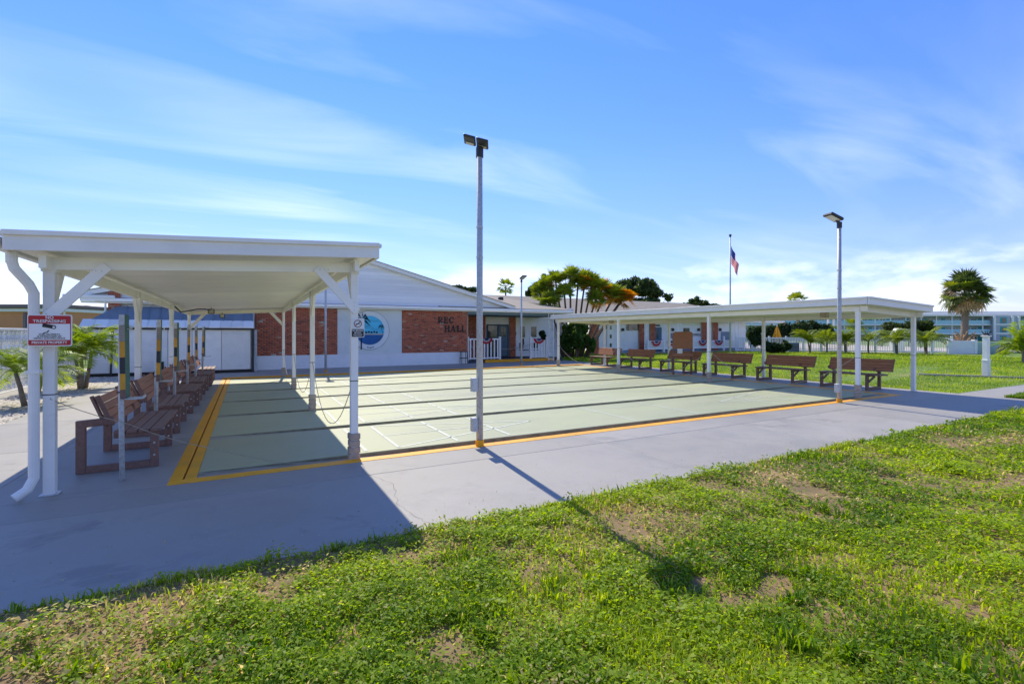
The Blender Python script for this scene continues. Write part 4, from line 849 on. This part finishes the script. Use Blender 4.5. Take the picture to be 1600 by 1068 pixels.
MB().box(-33*k_, 70*k_, 0, 10, -.2, zat(493, 60)).build('wall', GREYB, gb); MB().box(-33*k_, 70*k_, -.2, 10, zat(493, 60), zat(490.5, 60)).build('parapet', NAVY, gb)
MB().box(-32*k_, -13*k_, .3, 2.0, zat(490.5, 60), zat(480, 60)).build('tower', GREYB, gb)
tz0, tz1 = zat(480, 60), zat(475.5, 60); MB().add([(-36*k_, -.1, tz0), (-9*k_, -.1, tz0), (-9*k_, 2.4, tz0), (-36*k_, 2.4, tz0), (-22*k_, 1.1, tz1)], [(0, 3, 2, 1), (0, 1, 4), (1, 2, 4), (2, 3, 4), (3, 0, 4)]).build('tower_roof', BROOF, gb)
for x in (-29, -24, -19): MB().box(x*k_, (x+3)*k_, .25, .295, zat(487, 60), zat(482, 60)).build('tower_window', WHITE2, gb)

# ================================================================== PLANTS
def pinnate(L, nl, ll, arch, seed, lw=.045):
    rg = random.Random(seed); V = []; Fc = []
    P = []; ang = arch[0]; p = Vector((0, 0, 0)); m = 16
    for i in range(m+1):
        P.append(p.copy()); p = p+Vector((math.cos(ang), 0, math.sin(ang)))*(L/m); ang += (arch[1]-arch[0])/m
    mb = MB().tube(P, [.02*(1-i/m*.8) for i in range(m+1)], 4)
    for i in range(nl):
        t = .14+.86*i/nl; k = min(int(t*m), m-1); b = P[k].lerp(P[k+1], t*m-k); tg = (P[k+1]-P[k]).normalized()
        l = ll*(.55+.6*math.sin(PI*min(1, t*.9+.08)))*rg.uniform(.85, 1.1)
        for s_ in (-1, 1):
            d = (tg*(.45+.4*t)+Vector((0, s_*1.0, .0))+Vector((0, 0, rg.uniform(.05, .35)))).normalized(); w = lw*rg.uniform(.8, 1.2)
            mid = b+d*l*.5; tip = b+d*l+Vector((0, 0, -l*rg.uniform(.05, .35))); side = tg*w*.5
            mb.add([b, mid+side, tip, mid-side], [(0, 1, 2, 3)])
    return mb.mesh('frond')
def fan(Lp, R, seed, droop=.35, n=22):
    rg = random.Random(seed); mb = MB().tube([(0, 0, 0), (Lp*.5, 0, Lp*.06), (Lp, 0, 0)], [.022, .016, .012], 4); c = Vector((Lp, 0, 0))
    for i in range(n):
        a = math.radians(-128+256*i/(n-1)+rg.uniform(-4, 4)); r = R*rg.uniform(.82, 1.08)*(1-.18*abs(i/(n-1)-.5)); fold = .18*abs(math.sin(a))
        d = Vector((math.cos(a), math.sin(a), fold)); s_ = Vector((-math.sin(a), math.cos(a), 0))*R*.062
        m1 = c+d*r*.55; tip = c+d*r+Vector((0, 0, -r*droop*rg.uniform(.6, 1.5)))
        mb.add([c, m1+s_, tip, m1-s_], [(0, 1, 2, 3)])
    return mb.mesh('fan_leaf')
# palms by the gravel bed
PF = [pinnate(1.05, 30, .34, (1.2-.15*i, -.15-.2*i), i, .034) for i in range(4)]
PFY = [m.copy() for m in PF]
def bed_palm(u, v, trunks, htr, label, scale=1.0, Z=None):
    x, y = gp(u, v); r = empty('young_palm', (x, y, -.02), label, 'palm', 'young palms in the gravel bed')
    for i in range(trunks):
        a = 2*PI*i/max(trunks, 1)+.6; b = Vector((math.cos(a)*.07, math.sin(a)*.07, 0)) if trunks > 1 else Vector((0, 0, 0)); t = b+Vector((math.cos(a)*.16*(trunks > 1), math.sin(a)*.16*(trunks > 1), htr*random.uniform(.88, 1.08)))
        MB().tube([b, b.lerp(t, .3), b.lerp(t, .6)+Vector((.01, 0, 0)), t], [.062, .05, .043, .036], 9).build('trunk', BARKG, r, smooth=True)
        for k in range(13):
            q = k*2.4+i; el = (.25, -.1, -.55)[k % 3]*random.uniform(.7, 1.3)
            put('frond', random.choice(PF), FRONDY, r, t, rot=Euler((random.uniform(-.3, .3), -el*.8, q), 'XYZ'), scale=scale*random.uniform(.75, 1.05))
bed_palm(46, 634, 2, .82, 'young palm in the gravel, nearest the no trespassing sign', .95)
bed_palm(129, 607, 3, 1.12, 'triple-trunk young palm in the gravel before the white shed', 1.15)
# young palms along the pool fence
for k, (u, v) in enumerate(((1266, 550.5), (1292, 551), (1322, 550.5), (1357, 551), (1402, 552), (1448, 552.5))):
    Z = (39.5, 41, 40, 39.5, 38, 37.5)[k]; x, y = camxy(u, Z); r = empty('young_palm', (x, y, -.02), f'young palm before the pool fence, {("leftmost", "second", "third", "fourth", "fifth", "rightmost")[k]} of the row', 'palm', 'young palms along the pool fence')
    for i in range((2, 1, 2, 1, 2, 2)[k]):
        b = Vector((.12*i, .1*i, 0)); t = b+Vector((.1-.25*i, .05, random.uniform(.8, 1.15))); MB().tube([b, t], [.07, .05], 7).build('trunk', BARKG, r)
        for q in range(11): put('frond', PFY[q % 4], FRONDY if k in (1, 4, 5) else FROND, r, t, rot=(random.uniform(-.3, .3), -(.35, .0, -.4)[q % 3], q*2.4+k), scale=random.uniform(1.2, 1.6))
# palm clump beside the porch
FA = [fan(.5, .8, i+50, .16, 20) for i in range(4)]; FAG = [m.copy() for m in FA]; FAT = [m.copy() for m in FA]; FAD = [m.copy() for m in FA]
cl = camxy(893, 33.5); clump = empty('palm_clump', (cl[0], cl[1], 0), 'multi-trunk fan palm clump with green and golden leaves beside the porch', 'palm')
ax_ = Vector((cY, -sY, 0)); fw = Vector((sY, cY, 0)); kk = 33.5/F
for i, (u, v, g_) in enumerate(((853, 442, .03), (868, 434, .0), (890, 426, .0), (903, 436, .05), (913, 434, .25), (923, 440, .1), (937, 443, .15), (950, 447, .35), (962, 453, .3), (978, 455, .97), (972, 462, .4), (856, 468, .0), (880, 455, 0), (930, 462, .1), (845, 452, .05))):
    t = ax_*((u-893)*kk)+fw*random.uniform(-1, 1)+Vector((0, 0, zat(v+8, 33.5))); b = ax_*((u-893)*kk*.28)+fw*random.uniform(-.3, .3)
    MB().tube([b, b.lerp(t, .35)+Vector((0, 0, .2)), b.lerp(t, .7)+Vector((0, 0, .12)), t], [.09, .075, .065, .06], 7).build('trunk', BARK, clump, smooth=True)
    for q in range(23):
        gold = random.random() < g_; el = random.choice((1.3, 1.05, .75, .45, .15, -.2)) if not gold else random.choice((.9, .5, .2, -.2, -.6))
        put('fan_leaf', random.choice(FAG if gold else FA), FRONDG if gold else FROND, clump, t, rot=(random.uniform(-.4, .4), -el, q*2.4+i), scale=random.uniform(.65, .95))
# cabbage palm on the right
cp = camxy(1507, 45); cab = empty('cabbage_palm', (cp[0], cp[1], 0), 'large cabbage palm with shaggy round crown above the white wall', 'palm'); kk = 45/F
zt_ = zat(462, 45); MB().tube([(0, 0, -.2), (-.05, 0, 1.5), (.15, 0, 3), (0, 0, zt_)], [.32, .28, .27, .25], 12).build('trunk', BARKG, cab, smooth=True)
for q in range(26):
    a = q*2.4; z = .3+1.1*(q/26); MB().bar((.36*math.cos(a), .36*math.sin(a), z), (.75*math.cos(a+.3), .75*math.sin(a+.3), z+.5), .05, .08).build('leaf_boot', FRONDT, cab)
FB = [fan(1.2, 1.05, i+80, .14, 26) for i in range(4)]; FBT = [fan(1.2, 1.0, i+90, .6, 22) for i in range(3)]; FBD = [fan(1.2, 1.1, i+95, .34, 26) for i in range(4)]; FBU = [m.copy() for m in FB]
for q in range(84):
    el = math.radians(88-150*(q/84)**.9+random.uniform(-10, 10)); dry = (q > 62 and random.random() < .7) or random.random() < .1
    put('fan_leaf', random.choice(FBT if dry else FBU if q < 30 else FBD if q % 3 else FB), FRONDT if dry else FRONDD if (q % 3 or q < 30) else FROND, cab, (0, 0, zt_+.1), rot=(random.uniform(-.5, .5), -el, q*2.4+random.uniform(-.3, .3)), scale=random.uniform(.72, 1.22)*(1.0 if not dry else .9))
# palm at the right edge, and far little palms
def small_fan_palm(u, Z, vtop, label, n=22, sc=1.0, mt=FROND, vb=None, low=False):
    x, y = camxy(u, Z); r = empty('fan_palm', (x, y, 0), label, 'palm', 'distant palms'); h = zat(vtop, Z)-.5*sc
    MB().tube([(0, 0, -.2), (.05, 0, h*.5), (0, 0, h)], [.2, .15, .13], 7).build('trunk', BARKG, r)
    ms = [m.copy() for m in FB[:2]]
    for q in range(n): put('fan_leaf', ms[q % 2], mt, r, (0, 0, h), rot=(random.uniform(-.4, .4), -math.radians(75-125*q/n), q*2.4), scale=sc*random.uniform(.8, 1.1))
x, y = camxy(1601, 27); r = empty('edge_palm', (x, y, 0), 'yellow green feathery palm cut by the right edge', 'palm'); MB().tube([(0, 0, -.1), (0, 0, .9)], [.13, .1], 7).build('trunk', BARKG, r)
PFR = [m.copy() for m in PF]
for q in range(22): put('frond', PFR[q % 4], FRONDY, r, (0, 0, .35+.6*(q % 5)/5), rot=(random.uniform(-.3, .3), -(.7, .35, .1, -.2)[q % 4], q*2.4), scale=random.uniform(1.1, 1.7))
small_fan_palm(790, 75, 444, 'small distant palm above the porch roof', sc=.85); small_fan_palm(1245, 80, 466, 'tiny distant palm above the right shelter roof', sc=.9); small_fan_palm(1335, 95, 505, 'small palm before the turquoise apartments', sc=1.0, mt=FRONDY)
# broadleaf trees
def leaf_cloud(lobes, n, size, seed, c1, c2):
    rg = np.random.default_rng(seed); big = lobes; lobes = []
    for c_, r_ in big:
        for q_ in range(9):
            d_ = rg.normal(size=3); d_ /= np.linalg.norm(d_); lobes.append((np.array(c_)+d_*np.array(r_)*rg.uniform(.15, .68), np.array(r_)*rg.uniform(.3, .58)))
    w = np.array([l[1][0]*l[1][1]*l[1][2] for l in lobes])**.67; w /= w.sum(); idx = rg.choice(len(lobes), n, p=w)
    C = np.array([l[0] for l in lobes])[idx]; Rr = np.array([l[1] for l in lobes])[idx]
    d = rg.normal(size=(n, 3)); d /= np.linalg.norm(d, axis=1)[:, None]; rad = rg.random(n)**.38*(1+.14*np.sin(d[:, 0]*7+idx)*np.cos(d[:, 2]*6+d[:, 1]*5))
    P = C+d*Rr*rad[:, None]; nn = d*.7+rg.normal(size=(n, 3))*.7; nn /= np.linalg.norm(nn, axis=1)[:, None]
    a = np.cross(nn, rg.normal(size=(n, 3))); a /= np.linalg.norm(a, axis=1)[:, None]; b = np.cross(nn, a); s = size*rg.uniform(.6, 1.3, n)[:, None]
    Vq = np.stack([P-a*s, P+b*s*.5, P+a*s, P-b*s*.5], 1).reshape(-1, 3); t = np.clip(.5+rg.normal(0, .3, n), 0, 1)[:, None]
    col = np.repeat(np.array(c1)*(1-t)+np.array(c2)*t, 4, 0); q = np.arange(4*n)
    return npmesh('crown', Vq, q, np.full(n, 4), col)
def tree(name, u, Z, lobes_px, n, size, label, cat='tree', group=None, c1=(.03, .055, .014), c2=(.085, .13, .03), depth=.8, trunk=True):
    """lobes in sight-line pixels (u, v, ru, rv) scaled to metres at depth Z"""
    x, y = camxy(u, Z); r = empty(name, (x, y, 0), label, cat, group, rz=-YAW); k = Z/F; lb = []
    for i, (lu, lv, ru, rv) in enumerate(lobes_px): lb.append((((lu-u)*k, ((-1)**i)*ru*k*.3, zat(lv, Z)), (ru*k, ru*k*depth, rv*k)))
    put('crown' if cat == 'tree' else 'foliage', leaf_cloud(lb, n, size, hash(label) % 1000 if False else len(label)*7+int(u), c1, c2), LEAF, r)
    top = max(l[0][2] for l in lb)
    if trunk:
        mb = MB().tube([(0, 0, -.2), (.05, 0, top*.35), (0, 0, top*.6)], [max(.05, top*.035), max(.04, top*.03), max(.03, top*.02)], 8)
        for l in lb[:6]: mb.tube([(0, 0, top*.4), Vector((0, 0, top*.45)).lerp(Vector(l[0]), .5), l[0]], [max(.03, top*.016), max(.02, top*.01), .01], 6)
        mb.build('trunk', BARK, r)
    return r
tree('oak_tree', 1000, 62, [(985, 448, 28, 18), (1010, 450, 28, 18), (1028, 462, 20, 12), (965, 458, 22, 16), (1045, 466, 8, 8), (1000, 475, 40, 14)], 15000, .22, 'large dark oak tree behind the palm clump and wing roof', group='trees behind the hall')
tree('oak_tree', 838, 58, [(835, 452, 14, 14), (850, 440, 10, 12), (828, 460, 9, 8), (858, 460, 12, 14)], 4500, .2, 'small dark tree behind the porch roof left of the palm clump', group='trees behind the hall')
tree('oak_tree', 715, 70, [(700, 452, 12, 7), (718, 450, 14, 8), (735, 453, 12, 7), (715, 466, 26, 10)], 4500, .24, 'treetops showing over the hall gable slope', group='trees behind the hall')
tree('oak_tree', 1090, 66, [(1072, 476, 10, 8), (1085, 472, 14, 9), (1102, 476, 12, 7), (1118, 478, 10, 6), (1090, 490, 34, 12)], 5500, .22, 'row of dark treetops left of the flagpole above the shelter roof', group='trees behind the hall')
tree('dark_tree', 1205, 54, [(1180, 528, 16, 22), (1200, 522, 22, 22), (1225, 517, 22, 18), (1250, 514, 22, 18), (1275, 514, 22, 20), (1290, 520, 14, 18)], 15000, .2, 'wide dark evergreen tree beyond the pool behind the yellow umbrella', group='trees by the pool', c1=(.02, .042, .014), c2=(.05, .085, .025))
tree('bushy_tree', 1420, 62, [(1400, 514, 20, 14), (1425, 510, 26, 14), (1450, 514, 14, 12), (1420, 524, 40, 10), (1392, 522, 12, 10)], 10000, .2, 'round green tree before the turquoise apartments behind the right shelter post', group='trees by the pool', c1=(.03, .05, .012), c2=(.075, .105, .022))
tree('broad_bush', 1190, 40, [(1182, 530, 14, 16), (1200, 541, 15, 11), (1229, 541, 12, 10), (1214, 543, 14, 8), (1190, 516, 10, 9)], 8000, .12, 'dense dark shrub at the end of the office porch', 'bush', c1=(.016, .035, .012), c2=(.045, .075, .02), depth=.7)
tree('hedge', 900, 33, [(882, 532, 13, 20), (900, 528, 16, 26), (917, 535, 13, 20), (927, 540, 8, 16), (888, 512, 12, 12), (910, 512, 12, 12)], 12000, .10, 'tall green shrubs below the palm clump beside the porch', 'bush', c1=(.035, .085, .015), c2=(.11, .19, .035), depth=.8)
tree('potted_plant', 846, 28.5, [(846, 521, 5, 7), (849, 526, 4, 5)], 700, .10, 'dark leafy plant hanging in the porch shade', 'plant', c1=(.012, .03, .01), c2=(.03, .06, .02), trunk=False)
tree('yellow_shrub', 112, 30, [(118, 514, 12, 6), (135, 514, 12, 5), (155, 515, 12, 5)], 1200, .07, 'yellow green shrub tops between the orange building and the shed', 'bush', c1=(.14, .14, .02), c2=(.26, .2, .03), trunk=False)
tree('low_shrub', 1590, 42, [(1575, 542, 12, 8), (1592, 538, 16, 12)], 2000, .10, 'low green shrubs right of the dark rock', 'bush', c1=(.04, .07, .015), c2=(.10, .14, .03), trunk=False)

# ================================================================== RIGHT BACKGROUND
fp0, fp1 = camxy(1150, 43.5), camxy(1487, 39.6)
fence = empty('pool_fence', (fp0[0], fp0[1], 0), 'white picket pool fence beyond the right lawn', 'fence', rz=math.atan2(fp1[1]-fp0[1], fp1[0]-fp0[0])); FL = math.hypot(fp1[0]-fp0[0], fp1[1]-fp0[1])
n_ = 12
for i in range(n_+1): MB().cbox(FL*i/n_-.07, FL*i/n_+.07, -.07, .07, -.05, 1.4, .01).build('post', WHITE2, fence)
for z in (.15, 1.24): MB().box(0, FL, -.03, .03, z-.05, z+.05).build('rail', WHITE2, fence)
for i in range(n_):
    mb = MB(); x = FL*i/n_+.14
    while x < FL*(i+1)/n_-.08: mb.box(x-.025, x+.025, -.015, .015, .1, 1.28); x += .125
    mb.build('pickets', WHITE2, fence)['kind'] = 'stuff'
DK = mat('pool_deck', (.52, .44, .37), .8, .1, .6)
x, y = camxy(1330, 47); tag(MB().box(-26, 16, -4.5, 40, -.17, -.0).build('pool_deck', DK, None, (x, y, 0), rot=(0, 0, -YAW)), kind='structure')
wl = place_cam('garden_wall', 1524, 39.2, 'low white and pale green garden wall under the cabbage palm', 'wall'); k_ = 39.2/F
MB().cbox(-42*k_, 2*k_, 0, .2, -.1, zat(532, 39.2), .01).build('white_section', STUCCO, wl); MB().cbox(2.2*k_, 44*k_, .3, .5, -.1, zat(534, 39.2), .01).build('green_section', mat('pale_green_wall', (.42, .55, .44), .8, .06, 1), wl); MB().cbox(-.1, .14, -.05, .28, -.1, zat(531, 39.2), .01).build('pier', WHITE2, wl)
rx_, ry_ = camxy(1566, 38.6); rm = bmesh.new(); bmesh.ops.create_icosphere(rm, subdivisions=3, radius=1)
for v in rm.verts: v.co = Vector((v.co.x*.42, v.co.y*.35, max(-.1, v.co.z)*.72))*(1+.16*math.sin(v.co.x*7+v.co.z*5)*math.cos(v.co.y*6))
me = bpy.data.meshes.new('rock'); rm.to_mesh(me); rm.free(); tag(put('rock', me, ROCK, None, (rx_, ry_, 0)), 'dark brown rock on the lawn before the green wall', 'rock')
# garden lamp post
lx, ly = gp(1541, 587.5); lpst = empty('lamp_post', (lx, ly, 0), 'short white square garden lamp post on the right lawn', 'lamp post', rz=-.2)
MB().cbox(-.095, .095, -.095, .095, -.05, .62, .008).build('lower_sleeve', WHITE2, lpst); MB().cbox(-.08, .08, -.08, .08, .62, 1.52, .008).build('post', WHITE2, lpst); MB().cbox(-.105, .105, -.105, .105, .6, .64, .008).build('collar', WHITE2, lpst); MB().cbox(-.12, .12, -.12, .12, 1.52, 1.57, .01).build('cap', WHITE2, lpst)
for a in (0, 1, 2, 3): MB().bar((.05*math.cos(a*1.57), .05*math.sin(a*1.57), 1.57), (.13*math.cos(a*1.57+.3), .13*math.sin(a*1.57+.3), 1.74), .02, .03).build('broken_lantern_arm', DARK, lpst)
MB().cbox(-.06, .05, -.05, .05, 1.57, 1.66, .01).build('lantern_stub', DARK, lpst)
# umbrella, pool furniture
um = place_cam('closed_umbrella', 1214, 46, 'closed orange patio umbrella behind the pool fence', 'umbrella'); MB().tube([(0, 0, 0), (0, 0, 2.5)], .03, 8).build('pole', WHITE2, um)
mb = MB(); 
prof = [(2.3, .04), (2.05, .13), (1.7, .22), (1.4, .31), (1.15, .36), (1.12, .34)]; vs = []
for z, r_ in prof:
    for j in range(16): q = 2*PI*j/16; vs.append((r_*(1+.22*(-1)**j)*math.cos(q), r_*(1+.22*(-1)**j)*math.sin(q), z))
mb.add(vs, [(i*16+j, i*16+(j+1) % 16, (i+1)*16+(j+1) % 16, (i+1)*16+j) for i in range(5) for j in range(16)]).build('canopy', UMB, um)
pc = place_cam('pool_lift', 1406, 43, 'white slanted pool frame showing over the fence', 'pool equipment')
MB().bar((-.9, 0, 1.2), (-.3, 0, 2.05), .5, .08, (0, 0, 1)).build('left_slope', WHITE2, pc); MB().bar((-.3, 0, 2.05), (.75, 0, 1.95), .5, .1, (0, 0, 1)).build('top', WHITE2, pc); MB().bar((.75, 0, 1.95), (.2, 0, 1.25), .5, .08, (0, 0, 1)).build('right_slope', WHITE2, pc); MB().box(-.8, .3, -.2, .2, 0, 1.2).build('base', WHITE2, pc)
pb = place_cam('air_unit', 1238, 42.4, 'small grey utility box before the pool fence', 'utility box'); MB().cbox(-.45, .45, -.3, .3, 0, .85, .02).build('body', GREYB, pb)
for i in range(6): MB().box(-.4, .4, -.31, -.301, .12+i*.11, .17+i*.11).build('grille_slat', DARK, pb)
# flagpole and flag
FZ = 40; fx_, fy_ = camxy(1141, FZ); fpz = zat(370, FZ); fpole = empty('flagpole', (fx_, fy_, 0), 'tall pale flagpole rising behind the right shelter', 'flagpole'); MB().tube([(0, 0, 0), (0, 0, fpz)], [.08, .045], 10).build('pole', GALV, fpole, smooth=True)
bmf = bmesh.new(); bmesh.ops.create_uvsphere(bmf, u_segments=12, v_segments=8, radius=.10); me = bpy.data.meshes.new('finial'); bmf.to_mesh(me); bmf.free(); put('finial', me, DARK, fpole, (0, 0, fpz+.08)); MB().bar((-.15, 0, fpz+.17), (.16, 0, fpz+.2), .05, .05).build('finial_wings', DARK, fpole)
fl = empty('flag', (fx_, fy_, zat(384, FZ)), 'limp American flag hanging on the flagpole', 'flag', rz=-YAW)
def flag_pt(s, t):     # s along fly 0..1, t down the hoist 0..1 : cloth hangs down in folds
    w = .07+.85*s*(1-.35*s)+.06*math.sin(9*s+4*t)*s; y = .13*math.sin(11*s+2.4*t)*min(1, s*3)
    return (w*(1 if True else 0)+.0, y, -(1.45*t+1.62*s*(1-.18*t)))
def flag_strip(s0, s1, t0, t1, nm, m, off=0, ns=16):
    mb = MB(); vs = []
    for i in range(ns+1):
        for t in np.linspace(t0, t1, 3): p = flag_pt(s0+(s1-s0)*i/ns, t); vs.append((p[0], p[1]-off, p[2]))
    mb.add(vs, [(i*3+j, i*3+j+1, i*3+j+4, i*3+j+3) for i in range(ns) for j in range(2)]).build(nm, m, fl, smooth=True)
for k in range(13): flag_strip(.4 if k < 7 else 0, 1, k/13, (k+1)/13, 'stripe', FRED if k % 2 == 0 else FWHITE)
flag_strip(0, .4, 0, 7/13, 'canton', FBLUE)
# apartments
AZ_ = 118.0; ka = AZ_/F
apt = place_cam('apartment_building', 1450, AZ_, 'long three-storey turquoise and white apartment building at the right', 'building')
ux = lambda u: (u-1450)*ka; vz = lambda v: zat(v, AZ_)
U0, U1 = 1150, 1740
MB().box(ux(U0), ux(U1), 2, 16, -.3, vz(491)).build('wall', APTW, apt)
MB().add([(ux(U0-6), -.6, vz(492)), (ux(U1), -.6, vz(492)), (ux(U1), 8, vz(484)), (ux(U0+10), 8, vz(484)), (ux(U0-6), 17, vz(492)), (ux(U1), 17, vz(492))], [(0, 1, 2, 3), (3, 2, 5, 4), (0, 3, 4), (0, 4, 5, 1)]).build('roof', APTR, apt)
MB().box(ux(U0-5), ux(U1), -.55, -.3, vz(494), vz(492)).build('fascia', WHITE2, apt)
fl_v = [(495, 506.5), (509, 520.5), (523, 534)]
wm = MB().box(-.0, 1, -.06, 0, 0, 1).mesh('window_unit')
for (v0, v1) in fl_v:
    MB().box(ux(U0), ux(U1), -.3, 2, vz(v1)-.25, vz(v1)).build('balcony_slab', WHITE2, apt)
    u = U0+3; i = 0
    while u < U1-8:
        z0, z1 = vz(v1)+.02, vz(v0+1.5)
        if 1547 < u < 1582: u += 4; continue
        if i % 3 == 1: MB().box(ux(u), ux(u+5.5), 1.93, 1.995, z0, z1-.1).build('door', TEAL, apt); u += 8
        else:
            MB().box(ux(u), ux(u+7.5), 1.95, 1.996, z0+.75, z1-.25).build('window', GLASS, apt); MB().box(ux(u+3.5), ux(u+4), 1.93, 1.949, z0+.75, z1-.25).build('mullion', WHITE2, apt); u += 10.5
        i += 1
    if v0 < 520: MB().box(ux(U0), ux(1546), -.26, -.2, vz(v1), vz(v1)+1.0).build('balcony_panel', TEALW, apt)
    MB().box(ux(1586), ux(U1), -.26, -.2, vz(v1), vz(v1)+1.0).build('balcony_panel', TEALW, apt)
MB().box(ux(1548), ux(1584), -.9, 1.9, -.2, vz(494.5)).build('stair_bay', mat('stair_bay_grey', (.50, .50, .52), .8, .05, 1), apt)
for (v0, v1) in fl_v:
    MB().box(ux(1557), ux(1567), -.98, -.91, vz(v1-1), vz(v0+1)).build('bay_window', TEAL, apt); MB().box(ux(1559), ux(1565), -1.02, -.985, vz(v1-2), vz(v0+2)).build('bay_pane', GLASS, apt)
    MB().box(ux(1547), ux(1585), -1.06, -.95, vz(v1+1.3), vz(v1)+.15).build('bay_band', WHITE2, apt)
for u in (1547, 1575, 1585): MB().box(ux(u)-.25, ux(u)+.25, -1.2, -.95, 0, vz(494)).build('bay_pilaster', WHITE2, apt)
for u in range(U0, 1547, 24): MB().box(ux(u)-.1, ux(u)+.1, -.3, -.1, 0, vz(492.5)).build('balcony_post', WHITE2, apt)
# nearer white walkway canopy in front of the apartments
cn = place_cam('walkway_canopy', 1335, 75, 'white flat walkway canopy before the apartments at the shelter roof edge', 'canopy'); k_ = 75/F
MB().box(-50*k_, 58*k_, 0, 3, zat(497.5, 75), zat(495, 75)).build('roof', WHITE2, cn)
for u in (-39, -30): MB().box(u*k_-.12, u*k_+.12, .2, .44, -.1, zat(497.5, 75)).build('post', WHITE2, cn)
